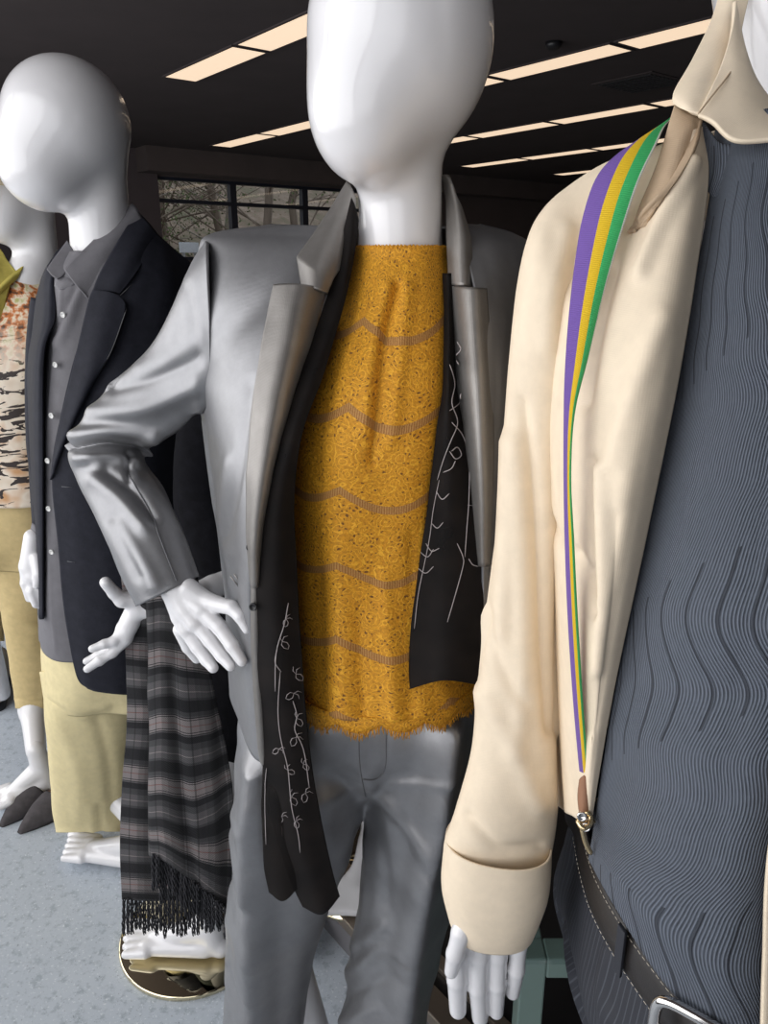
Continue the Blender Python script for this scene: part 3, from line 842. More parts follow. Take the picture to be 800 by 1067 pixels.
# scalloped edge with thread fringe
front = cr(np.array([Q(x, Y, zof(726, .79)) for x, Y in [(287, .87), (305, .80), (340, .755), (396, .742), (455, .755), (490, .80), (508, .86)]]), 260)
sc_rows = []
NS = len(front)
arc = np.concatenate([[0], np.cumsum(np.linalg.norm(np.diff(front, axis=0), axis=1))])
drop = .010 + .010 * np.abs(np.sin(arc * 62)) + .003 * np.sin(arc * 21)
low = front - np.array([0, 0, 1.0]) * drop[:, None]
G = np.stack([front + [0, 0, .003], front * .5 + low * .5, low], 0)
grid_mesh('scalloped_hem', G, LACE, top, thick=.002)
lines = []
for i in range(0, NS, 1):
    for r_ in range(2):
        p = low[i] + np.array([random.uniform(-.0008, .0008), random.uniform(-.001, .001), .003])
        L = random.uniform(.006, .014); dx = random.uniform(-.003, .003)
        lines.append([p, p + [dx * .4, -.001, -L * .5], p + [dx, random.uniform(-.002, .001), -L]])
props(wire('thread_fringe', lines, .0005, LACETHREAD, top, 4, 1), kind='stuff')
ruf = [W3(x, Y, zof(258, .87)) for x, Y in [(366, .885), (385, .845), (415, .832), (448, .842), (468, .885)]]
ruf = cr(np.array(ruf), 110)
wire('neck_frill', [[p + [0, -.001 * math.sin(i * 1.7), .0012 * math.sin(i * 1.9)] for i, p in enumerate(ruf)]], .0016, LACE, top, 6, 1)

# blazer: open shell from front edge round the back to the other front edge
bl_rows = [
    (234, .88, [(356, .87), (342, .872), (320, .88), (295, .89), (284, .905), (300, .92), (340, .94), (415, .95), (470, .94), (492, .925), (500, .91), (495, .90), (488, .89), (480, .88), (472, .875)]),
    (244, .88, [(347, .858), (330, .86), (290, .872), (240, .888), (222, .905), (246, .93), (330, .962), (415, .972), (482, .955), (525, .938), (536, .92), (526, .90), (508, .88), (490, .87), (475, .865)]),
    (262, .87, [(330, .84), (312, .84), (280, .85), (232, .87), (208, .905), (228, .95), (320, .985), (415, .995), (490, .98), (545, .955), (556, .92), (546, .89), (520, .86), (500, .85), (484, .845)]),
    (320, .84, [(300, .80), (288, .80), (262, .815), (222, .845), (206, .90), (222, .96), (310, 1.0), (415, 1.01), (495, .995), (548, .965), (560, .92), (550, .87), (528, .83), (512, .81), (498, .80)]),
    (400, .81, [(280, .755), (272, .755), (252, .775), (220, .825), (208, .89), (225, .965), (310, 1.01), (410, 1.02), (490, 1.0), (540, .97), (555, .91), (546, .85), (528, .79), (514, .77), (506, .76)]),
    (480, .79, [(268, .735), (260, .735), (246, .755), (225, .81), (216, .88), (232, .955), (312, 1.0), (405, 1.01), (485, .99), (530, .955), (545, .90), (538, .84), (526, .78), (514, .755), (506, .745)]),
    (560, .79, [(264, .735), (258, .737), (248, .755), (232, .81), (226, .88), (242, .95), (315, .99), (400, 1.0), (480, .98), (525, .945), (538, .89), (530, .84), (520, .785), (512, .76), (504, .75)]),
    (640, .79, [(264, .745), (260, .745), (252, .76), (240, .81), (236, .88), (250, .955), (318, 1.0), (395, 1.01), (478, .99), (525, .955), (538, .90), (530, .85), (520, .79), (512, .765), (504, .755)]),
    (710, .79, [(270, .745), (266, .745), (256, .762), (244, .82), (238, .89), (250, .97), (318, 1.02), (392, 1.03), (478, 1.01), (528, .97), (542, .91), (534, .85), (522, .79), (514, .765), (506, .75)]),
    (770, .79, [(277, .745), (271, .745), (260, .765), (248, .83), (240, .90), (252, .985), (318, 1.035), (392, 1.045), (480, 1.025), (532, .985), (546, .92), (538, .86), (526, .80), (518, .775), (510, .76)])]
blaz = shell('blazer', bl_rows, SATIN, Wm, n=(150, 130), thick=.003, nz=[((7, 7, 5), .004)],
             creases=[([(208, 290), (206, 350), (210, 425)], 4, -.004), ([(330, 262), (290, 300), (240, 345), (215, 380)], 16, -.004), ([(240, 480), (232, 540), (240, 580)], 6, .004), ([(262, 400), (250, 500), (238, 560)], 5, -.003)])
# hem corner panel in front
patch('front_facing', [[(262, 560, .733), (265, 560, .731), (268, 560, .733)], [(262, 680, .740), (267, 680, .738), (271, 680, .741)], [(268, 770, .741), (273, 775, .739), (278, 772, .743)], [(271, 792, .743), (274, 797, .741), (279, 790, .744)]], SATIN2, blaz, n=(8, 50), thick=.002)
# lapels and collar
patch('lapel', [[(286, 297, .800), (302, 296, .790), (318, 297, .790), (340, 300, .815)],
                [(279, 330, .785), (297, 330, .772), (312, 330, .775), (331, 332, .80)],
                [(269, 385, .757), (287, 390, .745), (301, 390, .750), (316, 388, .775)],
                [(262, 440, .740), (276, 445, .728), (289, 445, .732), (302, 440, .755)],
                [(258, 500, .731), (268, 503, .719), (277, 503, .721), (286, 500, .740)],
                [(258, 560, .731), (263, 562, .722), (268, 562, .722), (273, 560, .733)],
                [(262, 610, .737), (264, 612, .730), (267, 612, .730), (270, 610, .738)]], SATIN2, blaz, n=(30, 90), thick=.0035, nz=[(30, .001)])
patch('collar', [[(362, 190, .905), (364, 192, .885), (368, 200, .872), (371, 212, .868)],
                 [(345, 218, .88), (352, 225, .862), (360, 236, .855), (366, 250, .858)],
                 [(326, 246, .855), (336, 255, .835), (347, 265, .828), (357, 275, .835)],
                 [(310, 268, .835), (322, 277, .814), (334, 285, .806), (346, 292, .815)],
                 [(315, 297, .818), (323, 300, .801), (331, 302, .795), (340, 306, .805)]], SATIN2, blaz, n=(26, 50), thick=.0035, lin=True)
patch('collar', [[(462, 182, .905), (464, 182, .89), (467, 184, .875), (470, 192, .868)],
                 [(466, 210, .88), (471, 212, .868), (476, 214, .86), (481, 218, .862)],
                 [(466, 245, .86), (474, 246, .848), (482, 247, .842), (490, 248, .85)],
                 [(468, 296, .832), (476, 298, .82), (484, 298, .815), (491, 299, .825)]], SATIN2, blaz, n=(24, 50), thick=.0035, lin=True)
patch('lapel', [[(470, 298, .83), (482, 299, .808), (494, 300, .800), (506, 301, .812)],
                [(472, 345, .81), (485, 345, .787), (497, 345, .78), (509, 345, .795)],
                [(476, 400, .785), (489, 400, .762), (501, 400, .756), (512, 400, .772)],
                [(484, 460, .765), (494, 460, .745), (503, 460, .740), (513, 460, .755)],
                [(492, 520, .758), (499, 520, .742), (505, 520, .739), (512, 520, .750)],
                [(499, 590, .758), (502, 590, .748), (505, 590, .747), (509, 590, .752)]], SATIN2, blaz, n=(26, 70), thick=.0035)
# dark shoulder beyond, sleeve on the far side hanging behind the beige shirt
tube('sleeve', [(528, 285, .92, 34, .9), (552, 330, .93, 40, .9), (560, 420, .935, 38, .9), (560, 520, .94, 34, .9), (552, 620, .92, 31, .9), (540, 710, .90, 27, .9)], SATIN, blaz, n=(40, 70), thick=.003, nz=[(12, .003)])
# bent sleeve: upper arm, elbow, forearm
wsl = tube2('sleeve', [(216, 252, 220, 425, .885, .55), (198, 280, 208, 424, .885, .58), (180, 322, 198, 428, .89, .62), (156, 364, 185, 440, .895, .7), (120, 399, 169, 457, .90, .8), (90, 436, 154, 466, .905, .8),
    (75, 470, 148, 476, .90, .75), (84, 500, 153, 490, .885, .8), (102, 534, 167, 510, .86, .85), (119, 572, 182, 543, .83, .85), (132, 603, 194, 575, .812, .85), (146, 630, 204, 602, .80, .85)],
     SATIN, blaz, n=(80, 160), thick=.003, nz=[((10, 10, 14), .003)],
     creases=[([(76, 466), (110, 462), (150, 470)], 3.5, -.010), ([(78, 455), (120, 448), (160, 452)], 6, .007), ([(84, 478), (115, 476), (140, 484)], 6, .007),
              ([(98, 430), (150, 425), (200, 405)], 8, .005), ([(120, 405), (160, 395), (205, 375)], 7, -.004), ([(150, 460), (185, 440), (208, 425)], 6, .006), ([(150, 385), (180, 370), (206, 350)], 9, .002),
              ([(196, 300), (200, 330), (204, 370)], 5, -.002), ([(133, 474), (134, 500)], 3, -.006),
              ([(100, 500), (125, 520), (150, 548)], 8, .006), ([(112, 492), (140, 512), (160, 540)], 6, -.006), ([(95, 480), (120, 495), (140, 500)], 7, .004), ([(125, 550), (150, 590), (160, 610)], 8, .004), ([(118, 540), (135, 575), (146, 600)], 6, -.003)])
bpy.context.view_layer.update()
wire('sleeve_seam', [on_mesh(wsl, cr(np.array([(132, 490), (142, 508), (156, 532), (166, 560), (176, 586), (184, 606)]), 24), .0012)], .0006, THREADG, wsl)
wire('pocket_trim', [onY([(244, 598), (252, 610)], .755), onY([(240, 600), (249, 612)], .757)], .0016, SATIN2, blaz)
for y, x in ((570, 261), (632, 264)):
    button('button', P(x, y, .731), .0045, BLACK, blaz, (-.2, -1, .1))

# sheer scarf round the neck (lies on the blazer: a thing of its own)
sf = empty('sheer_scarf', P(330, 500, .75), 'sheer black scarf with white floral embroidery hanging inside the silver blazer', 'scarf')
tailL = patch('scarf_tail', [
    [(366, 205, .862), (370, 215, .858), (374, 230, .856)], [(352, 265, .838), (362, 270, .828), (369, 272, .833)],
    [(338, 320, .805), (348, 325, .797), (356, 325, .800)],
    [(312, 385, .772), (325, 390, .760), (337, 390, .765)], [(286, 450, .745), (302, 455, .732), (314, 455, .736)],
    [(268, 520, .735), (290, 522, .724), (307, 520, .735)], [(262, 590, .738), (287, 592, .726), (309, 590, .740)],
    [(262, 660, .742), (287, 662, .726), (313, 660, .736)], [(266, 730, .742), (292, 732, .724), (318, 730, .730)],
    [(274, 790, .742), (298, 792, .724), (324, 790, .728)], [(282, 850, .742), (306, 852, .724), (334, 850, .728)],
    [(300, 910, .738), (322, 912, .722), (346, 906, .726)], [(316, 944, .736), (336, 952, .722), (354, 934, .726)]], CHIFFON2, sf, n=(34, 160), thick=.0008, nz=[(18, .003)])
patch('scarf_layer', [
    [(263, 600, .741), (280, 600, .736), (300, 600, .74)], [(268, 700, .744), (285, 700, .735), (305, 700, .735)], [(273, 790, .744), (290, 792, .733), (312, 790, .735)],
    [(273, 850, .744), (292, 852, .732), (316, 850, .735)], [(274, 900, .743), (293, 903, .732), (317, 902, .735)],
    [(280, 930, .742), (296, 938, .732), (316, 918, .735)]], CHIFFON, sf, n=(30, 100), thick=.0008, nz=[(16, .003)])
tailR = patch('scarf_tail', [
    [(462, 285, .840), (467, 285, .831), (474, 285, .836)], [(462, 340, .805), (468, 340, .797), (474, 340, .808)],
    [(461, 400, .775), (468, 400, .764), (478, 400, .785)],
    [(455, 450, .757), (468, 450, .748), (486, 450, .764)], [(446, 520, .760), (468, 520, .746), (495, 520, .758)],
    [(436, 590, .764), (465, 590, .750), (502, 590, .757)], [(428, 650, .760), (462, 650, .742), (503, 650, .752)],
    [(426, 700, .752), (462, 700, .732), (503, 700, .745)], [(427, 718, .749), (462, 709, .729), (503, 714, .743)]], CHIFFON2, sf, n=(34, 120), thick=.0008,
    creases=[([(426, 722), (440, 724), (452, 706)], 6, .002)], nz=[(18, .003)])
bpy.context.view_layer.update()
def emb(lines, o, n_=5): return [on_mesh(o, cr(np.array(L, float), (len(L) - 1) * n_ + 1) if n_ > 1 and len(L) > 2 else L, .0008) for L in lines]
def sprig(x, y, s, a):
    c, n_ = math.cos(a), math.sin(a)
    def T(u, v): return (x + s * (u * c - v * n_), y + s * (u * n_ + v * c))
    return [[T(0, 0), T(.8, -.6), T(1.6, -.5), T(2, .1)], [T(0, 0), T(.5, .6), T(1.3, .6), T(2, .1)], [T(0, 0), T(-.5, -.8), T(-.2, -1.6)], [T(0, 0), T(-.9, -.1), T(-1.4, -.8)]]
right = [[(468, 380), (473, 400), (470, 420), (476, 440), (469, 460), (462, 480), (456, 500)], [(470, 440), (482, 455), (488, 480), (488, 520), (486, 550), (484, 580)],
         [(476, 566), (482, 580), (482, 590), (474, 620), (466, 648)], [(487, 526), (494, 527)], [(488, 582), (492, 588), (498, 590)], [(494, 545), (497, 550)],
         [(458, 500), (452, 530), (448, 560), (442, 590), (436, 620), (432, 655)], [(444, 566), (450, 574), (458, 571)], [(438, 575), (446, 580), (452, 572)], [(436, 592), (444, 597), (452, 590)],
         [(468, 470), (474, 478), (480, 474), (476, 466), (470, 470)], [(462, 492), (470, 488), (474, 480)], [(476, 356), (480, 364), (474, 372), (478, 380)], [(468, 428), (478, 420), (480, 410)], [(455, 512), (461, 520), (468, 514)], [(450, 545), (456, 550), (462, 544)]]
wire('embroidery', emb(right, tailR), .0005, EMB, sf, 5, 1)
left = [[(292, 700), (290, 740), (293, 770), (300, 800), (304, 840), (311, 870), (313, 888)], [(300, 628), (296, 650), (288, 680), (287, 720)], [(305, 730), (309, 745), (307, 760), (314, 775), (318, 790), (322, 820)],
        [(278, 845), (288, 855), (294, 862), (293, 880), (288, 905), (284, 920)], [(278, 800), (276, 830), (277, 880)], [(293, 700), (287, 690), (289, 675)]]
leaves = []
for (x, y, s, a) in ((298, 645, 4, 1.2), (294, 668, 5, .4), (308, 702, 5, .2), (306, 722, 5, 2.0), (309, 748, 5, .5), (308, 768, 5, 1.5), (316, 796, 4, .3), (318, 826, 5, 1.2), (300, 802, 4, 0), (304, 830, 5, .6), (309, 855, 4, 1.0), (294, 850, 4, 1.4), (291, 780, 4, 2)):
    leaves += sprig(x, y, s, a + .5)
wire('embroidery', emb(left, tailL), .0005, EMB, sf, 5, 1)
wire('embroidered_leaves', emb(leaves, tailL, 1), .0004, EMB, sf, 4, 1)

# ================================================================== right mannequin in the beige shirt
Rm = empty('mannequin', (.40, .66, 0), 'mannequin in an open beige shirt over blue-grey ripple knit top, with striped strap', 'mannequin')
prims = [CAP(W3(835, .66, H + .26), W3(845, .68, H + .02), .062, .064), ELL(W3(845, .65, H + .33), (.085, .10, .12)),
         CAP(W3(690, .69, H - .03), W3(830, .69, H - .03), .04, .055), CAP(W3(830, .69, H - .03), W3(930, .69, H - .03), .055, .04),
         CAP(W3(790, .66, H - .05), W3(760, .66, H - .40), .09, .08), CAP(W3(760, .66, H - .40), W3(740, .66, .86), .08, .09),
         CAP(np.array([.33, .64, .76]), np.array([.35, .71, .45]), .065, .045), CAP(np.array([.35, .71, .45]), np.array([.395, .80, .25]), .045, .03),
         CAP(np.array([.48, .64, .76]), np.array([.53, .71, .45]), .065, .045), CAP(np.array([.53, .71, .45]), np.array([.56, .79, .25]), .045, .03)]
feet(Rm, ((.40, .84, .13), (.32, .64, .13)), ((.56, .82, .13), (.53, .62, .13)))
sdf_mesh('body', prims, .04, .009, WHITE, Rm)
lathe('base', [(0, 0), (.13, 0), (.13, .010), (.125, .013), (0, .013)], (.475, .76, .101), METAL, Rm)
yr = .60
prims = pc((512, 900, yr, 26), (508, 945, yr, 30)) + pc((490, 950, yr, 15), (484, 968, yr - .003, 12)) + pc((508, 950, yr, 17), (502, 972, yr - .004, 12)) + pc((524, 950, yr, 16), (521, 975, yr - .002, 12)) + pc((536, 950, yr, 14), (541, 972, yr, 11))
prims += pc((484, 960, yr, 12), (478, 990, yr - .004, 11), (476, 1020, yr - .004, 10.5), (477, 1052, yr, 9))
prims += pc((502, 965, yr, 12), (499, 995, yr - .005, 11), (498, 1028, yr - .005, 10), (500, 1060, yr - .001, 8.6))
prims += pc((521, 965, yr, 12), (519, 995, yr - .004, 9.6), (518, 1025, yr - .004, 9), (517, 1054, yr, 7.6))
prims += pc((542, 965, yr, 11), (540, 985, yr, 9), (538, 1010, yr - .002, 8.6), (534, 1034, yr + .003, 7.4))
prims += pc((490, 948, yr - .012, 12), (480, 972, yr - .022, 10), (474, 994, yr - .024, 9.2), (470, 1012, yr - .022, 7.3))
rhand = sdf_mesh('hand', prims, .003, .0016, WHITE, Rm)
# trousers with pinstripe
ZB = .86
front_w = [floor_pt(x, y, ZB) for x, y in [(607, 858), (613, 888), (624, 926), (646, 968), (680, 1018), (716, 1062), (765, 1098), (830, 1112), (900, 1085)]]
back_w = [np.array([x, y, ZB]) for x, y in [(.575, .52), (.60, .62), (.56, .74), (.46, .81), (.34, .81), (.245, .74), (.195, .66)]]
WC = np.array([.39, .62, 0])
def waist(z, k, dx=0, dy=0, n_=150):
    q = cr(np.array(front_w + back_w), n_, True); q = WC + (q - WC) * [k, k, 0] + [dx, dy, z]; return q
G = np.array([waist(.885, .955), waist(.87, .975), waist(.85, .985), waist(.80, 1.02), waist(.74, 1.04, .0, .005), waist(.66, 1.02, .02, .02), waist(.60, .98, .03, .03)])
G = np.array([cr(G[:, j], 60) for j in range(G.shape[1])]).transpose(1, 0, 2)
G = fold(G, True, [([(640, 990), (632, 1030), (636, 1067)], 8, .006), ([(603, 900), (597, 1000), (600, 1067)], 8, -.004)], [(8, .004)])
tr2 = grid_mesh('trousers', G, PIN, Rm, wrap=True, thick=.003)
for lx, fx, fy in ((.31, .39, .82), (.50, .565, .80)):
    K3 = cr(np.array([[lx, .63, .68, .105], [lx + .02, .66, .58, .10], [(lx + fx) / 2 + .01, .72, .38, .085], [fx, fy, .15, .085]]), 60)
    th = np.linspace(0, 2 * math.pi, 48, endpoint=False)
    G = np.stack([K3[:, None, 0] + K3[:, None, 3] * np.cos(th), K3[:, None, 1] + K3[:, None, 3] * np.sin(th), K3[:, None, 2] + 0 * th], -1)
    grid_mesh('trouser_leg', fold(G, True, None, [(8, .006)]), PIN, tr2, wrap=True, thick=.003)
A = np.array([waist(ZB + dz, k) for dz, k in ((.019, 1.006), (.016, 1.02), (0, 1.028), (-.016, 1.03), (-.019, 1.018))])
zb = ZB
belt = grid_mesh('belt', A, LEATHER, tr2, wrap=True, thick=.003)
outn = lambda p: (p - np.array([.39, .62, p[2]])) / np.linalg.norm(p[:2] - np.array([.39, .62]))
K = A[2][:60]
lin = []
for r_ in (1, 3):
    lin.append([A[r_][i] + outn(A[r_][i]) * .0028 for i in range(0, 60, 3)])
for L_ in lin: stitches('stitching', [L_], STITCH, belt, .00045, .0034, .0022)
def bandloop(name, i0, i1, wd, mat, hgt=.021, th=.004):
    vs = []
    for i in (i0, i1):
        for dz in (-hgt, hgt):
            p = A[2][i].copy(); p[2] = zb + dz; vs += [p + outn(p) * .003, p + outn(p) * (.003 + th)]
    f = [(0, 2, 6, 4), (1, 5, 7, 3), (0, 4, 5, 1), (2, 3, 7, 6), (0, 1, 3, 2), (4, 6, 7, 5)]
    return bevel(link(name, np.array(vs), f, mat, belt, smooth=False), .001)
bandloop('belt_loop', 30, 32, 0, PIN, .023)
# rounded rectangular buckle
ib = 49
c0 = A[2][ib] + outn(A[2][ib]) * .007; n0 = outn(A[2][ib]); tx = np.cross([0, 0, 1.0], n0)
rr_ = []
for q in range(41):
    a = 2 * math.pi * q / 40; ca, sa = math.cos(a), math.sin(a)
    rr_.append(c0 + tx * .026 * math.copysign(abs(ca) ** .45, ca) + np.array([0, 0, 1.0]) * .026 * math.copysign(abs(sa) ** .45, sa))
bk = wire('buckle', [rr_], .0042, METAL, belt, 10, 1)
wire('buckle_prong', [[c0 - tx * .026, c0 + n0 * .003, c0 + tx * .026]], .0022, METAL, bk)

# ripple knit top tucked into the belt
knit = patch('knit_top', [
    [(744, 136, .592), (765, 124, .574), (800, 112, .562), (860, 108, .555), (930, 140, .58)],
    [(738, 205, .575), (765, 200, .545), (805, 196, .530), (870, 195, .525), (950, 215, .56)],
    [(718, 320, .555), (752, 318, .515), (805, 316, .492), (880, 316, .485), (985, 330, .54)],
    [(698, 440, .540), (738, 440, .492), (800, 440, .465), (880, 440, .458), (980, 445, .53)],
    [(678, 540, .530), (722, 542, .478), (790, 544, .448), (870, 544, .44), (970, 545, .52)],
    [(656, 650, .525), (702, 655, .468), (772, 660, .432), (850, 660, .424), (955, 655, .50)],
    [(635, 760, .522), (682, 772, .462), (752, 785, .420), (828, 785, .410), (930, 770, .49)],
    [(619, 860, .528), (656, 890, .462), (722, 930, .412), (797, 945, .398), (890, 905, .47)],
    [(612, 895, .535), (640, 940, .470), (712, 1040, .414), (795, 1085, .392), (880, 1040, .46)]],
    KNIT, Rm, n=(90, 160), thick=.003, nz=[((6, 6, 3), .006)])
patch('collar_facing', [[(733, 128, .585), (742, 140, .578), (752, 150, .572), (772, 150, .565)], [(734, 160, .583), (742, 172, .575), (750, 182, .568), (766, 172, .562)], [(734, 192, .582), (739, 200, .574), (745, 206, .567), (756, 196, .560)]], KNIT, knit, n=(20, 20), thick=.002)

# shirt: body panel beside the opening
shirt = patch('overshirt', [
    [(737, 130, .59), (722, 135, .575), (700, 145, .58), (668, 160, .60), (635, 185, .64), (640, 180, .74), (760, 130, .82)],
    [(738, 190, .572), (720, 195, .555), (692, 200, .562), (650, 215, .585), (606, 240, .64), (600, 235, .76), (760, 200, .85)],
    [(722, 290, .548), (702, 292, .530), (672, 298, .536), (628, 305, .565), (580, 315, .64), (580, 310, .78), (760, 300, .86)],
    [(702, 400, .530), (684, 402, .512), (656, 405, .515), (615, 410, .548), (572, 420, .63), (575, 420, .78), (760, 420, .86)],
    [(683, 500, .520), (666, 502, .503), (644, 505, .502), (610, 510, .535), (574, 515, .62), (575, 520, .78), (760, 540, .86)],
    [(664, 600, .516), (650, 602, .502), (632, 605, .500), (605, 608, .530), (578, 612, .61), (580, 615, .77), (760, 650, .86)],
    [(645, 700, .516), (634, 702, .506), (620, 703, .506), (601, 705, .532), (582, 708, .60), (585, 708, .76), (760, 750, .86)],
    [(628, 790, .520), (620, 792, .514), (611, 792, .518), (599, 790, .545), (586, 788, .60), (592, 785, .74), (760, 830, .86)],
    [(617, 850, .526), (612, 856, .524), (606, 856, .532), (598, 850, .555), (590, 845, .60), (600, 840, .72), (760, 880, .86)]],
    BEIGE, Rm, n=(90, 170), thick=.0025, nz=[((9, 9, 5), .003)],
    creases=[([(700, 180), (668, 215), (655, 240)], 4, -.006), ([(720, 170), (690, 230), (668, 285)], 8, .006), ([(640, 280), (626, 340), (612, 420)], 7, -.005), ([(600, 240), (590, 270), (600, 300)], 8, -.004),
             ([(618, 480), (616, 560), (618, 620)], 5, -.006), ([(628, 490), (630, 600), (622, 700)], 7, .005), ([(600, 575), (612, 600), (618, 640)], 6, -.006), ([(560, 510), (585, 570), (592, 600)], 4, -.004), ([(690, 330), (650, 440), (640, 480)], 9, .003), ([(640, 540), (632, 660), (618, 760)], 9, -.003)])
patch('shirt_front', [
    [(872, 140, .565), (930, 150, .58), (1040, 190, .65), (1010, 170, .78), (760, 130, .82)],
    [(884, 300, .50), (950, 300, .51), (1105, 300, .63), (1060, 300, .80), (760, 300, .86)],
    [(862, 500, .448), (940, 500, .47), (1110, 500, .62), (1060, 500, .80), (760, 540, .86)],
    [(836, 700, .415), (915, 700, .44), (1110, 700, .60), (1060, 700, .78), (760, 750, .86)],
    [(800, 880, .388), (880, 880, .41), (1120, 860, .57), (1080, 850, .76), (760, 880, .86)],
    [(793, 1000, .384), (875, 1000, .40), (1130, 960, .57), (1090, 930, .78), (800, 930, .90)],
    [(792, 1100, .378), (868, 1110, .395), (1130, 1040, .57), (1090, 1000, .80), (800, 990, .92)]], BEIGE, shirt, n=(70, 110), thick=.003, nz=[((9, 9, 5), .004)])
def mirror(o, parent, cx=.385):
    c = o.copy(); c.data = o.data.copy(); COL.objects.link(c); c.parent = parent
    off = 0; q = parent
    while q is not None: off += q.location.x; q = q.parent
    for v in c.data.vertices: v.co.x = 2 * (cx - off) - v.co.x
    c.data.flip_normals(); return c
# inner band (placket fold, its shadow painted as a darker beige) under the collar
patch('placket_fold', [[(703, 108, .590), (716, 118, .585), (732, 124, .580)], [(688, 165, .578), (704, 165, .562), (722, 160, .560)], [(670, 210, .570), (684, 205, .550), (700, 195, .550)], [(655, 243, .567), (660, 240, .560), (668, 232, .556)]], BEIGESHADE, shirt, n=(24, 40), thick=.003, creases=[([(728, 130), (700, 180), (664, 236)], 5, -.004)])
# collar: stand and fall
patch('collar', [[(762, -60, .66), (775, -50, .645), (790, -45, .64)], [(745, 10, .635), (757, 20, .626), (772, 28, .628)], [(723, 60, .61), (742, 64, .600), (766, 72, .600)], [(705, 92, .593), (724, 94, .580), (752, 94, .580)], [(702, 102, .588), (717, 108, .573), (738, 114, .570)], [(703, 108, .586), (716, 116, .571), (731, 120, .566)]], BEIGE, shirt, n=(30, 60), thick=.003)
patch('collar', [[(765, 0, .618), (768, 20, .614), (772, 40, .610), (776, 60, .607)], [(762, 30, .606), (769, 48, .600), (778, 66, .594), (788, 86, .592)], [(752, 66, .592), (766, 84, .580), (784, 102, .572), (812, 120, .570)],
                 [(738, 98, .575), (756, 116, .562), (780, 132, .550), (820, 138, .545)], [(727, 121, .566), (742, 128, .555), (766, 147, .541), (815, 145, .534)]], BEIGE, shirt, n=(40, 50), thick=.003)
wire('collar_seam', [[P(773, 58, .600), P(756, 82, .578), P(740, 102, .566), P(727, 119, .560)]], .0006, BEIGESHADE, shirt)
# sleeve
slv = tube2('sleeve', [(648, 166, 652, 260, .64, .45), (622, 178, 634, 290, .645, .5), (594, 196, 618, 315, .65, .55), (570, 216, 607, 335, .65, .65), (553, 244, 600, 355, .648, .75), (542, 292, 596, 385, .645, .8), (534, 370, 592, 428, .642, .85), (528, 440, 588, 478, .64, .85), (519, 550, 582, 562, .63, .88), (509, 640, 577, 648, .625, .88), (499, 720, 577, 728, .62, .88), (494, 785, 577, 790, .615, .86), (478, 845, 578, 842, .61, .82), (466, 884, 573, 884, .607, .78), (474, 915, 566, 915, .606, .7)],
     BEIGE, shirt, n=(72, 170), nz=[((8, 8, 5), .004)], caps=(True, False),
     creases=[([(545, 420), (554, 500), (560, 580), (566, 680), (572, 760)], 7, -.006), ([(530, 460), (528, 560), (520, 660)], 9, .004), ([(540, 460), (542, 560), (545, 700), (538, 780)], 9, .004), ([(508, 640), (520, 690), (545, 730)], 7, -.004), ([(500, 720), (530, 770), (560, 840)], 9, .004), ([(490, 850), (520, 880), (560, 880)], 6, -.004), ([(590, 240), (575, 300), (570, 360)], 8, .003)])
cuff = tube('cuff', [(519, 876, .604, 54, .80), (517, 900, .602, 55, .80), (515, 925, .60, 54, .78), (514, 950, .598, 47, .8), (514, 966, .598, 41, .8)], BEIGE, slv, n=(60, 40), thick=.002, power=2.3)
0 and wire('cuff_seam', [onY([(468, 898), (490, 916), (520, 924), (552, 922), (572, 908)], .552)], .0006, BEIGESHADE, cuff)

slv2 = mirror(slv, shirt); mirror(cuff, slv2); mirror(rhand, Rm)
# striped suspender strap
def strap():
    rows = [[(672, 145, .60), (706, 118, .605)], [(645, 160, .585), (693, 131, .590)], [(622, 185, .582), (684, 150, .575)], [(608, 225, .576), (665, 190, .560)], [(600, 270, .568), (648, 240, .553)], [(593, 330, .556), (630, 300, .546)], [(589, 390, .548), (613, 370, .540)],
            [(588, 440, .538), (598, 430, .530)], [(588, 500, .531), (594, 495, .521)], [(589, 560, .527), (597, 560, .517)], [(592, 640, .524), (601, 640, .514)], [(597, 720, .525), (606, 720, .515)], [(603, 790, .532), (611, 790, .523)], [(608, 838, .535), (615, 838, .528)]]
    A = np.array([[P(*r[0]), P(*r[1])] for r in rows])
    L = cr(A[:, 0], 200); R = cr(A[:, 1], 200); nu = 26
    t = np.linspace(0, 1, nu)[None, :, None]
    G = L[:, None] * (1 - t) + R[:, None] * t
    G = G + np.array([0, -1, .15]) * (.006 * np.sin(t * math.pi))
    o = grid_mesh('suspender', G, STRAP, Rm, thick=.0014)
    at = o.data.attributes.new('across', 'FLOAT', 'POINT')
    at.data.foreach_set('value', np.tile(np.linspace(0, 1, nu), 200).astype(np.float32))
    return o
sus = strap()
patch('leather_tab', [[(605, 812, .528), (609, 808, .522), (614, 812, .524)], [(603, 830, .529), (609, 830, .522), (616, 830, .525)], [(605, 850, .528), (609, 852, .523), (614, 850, .525)]], TAN, sus, n=(10, 16), thick=.003)
wire('clip', [[P(605, 850, .522), P(603, 857, .516), P(608, 863, .512), P(615, 858, .515), P(615, 850, .520), P(610, 846, .52)], [P(606, 862, .518), P(610, 878, .52), P(616, 890, .52)], [P(600, 856, .52), P(620, 856, .52)]], .0022, GOLD, sus, 8, 6)
for (x, y) in ((606, 850), (610, 861)):
    button('rivet', P(x, y, .515), .004, METAL, sus, (-.2, -1, .2))

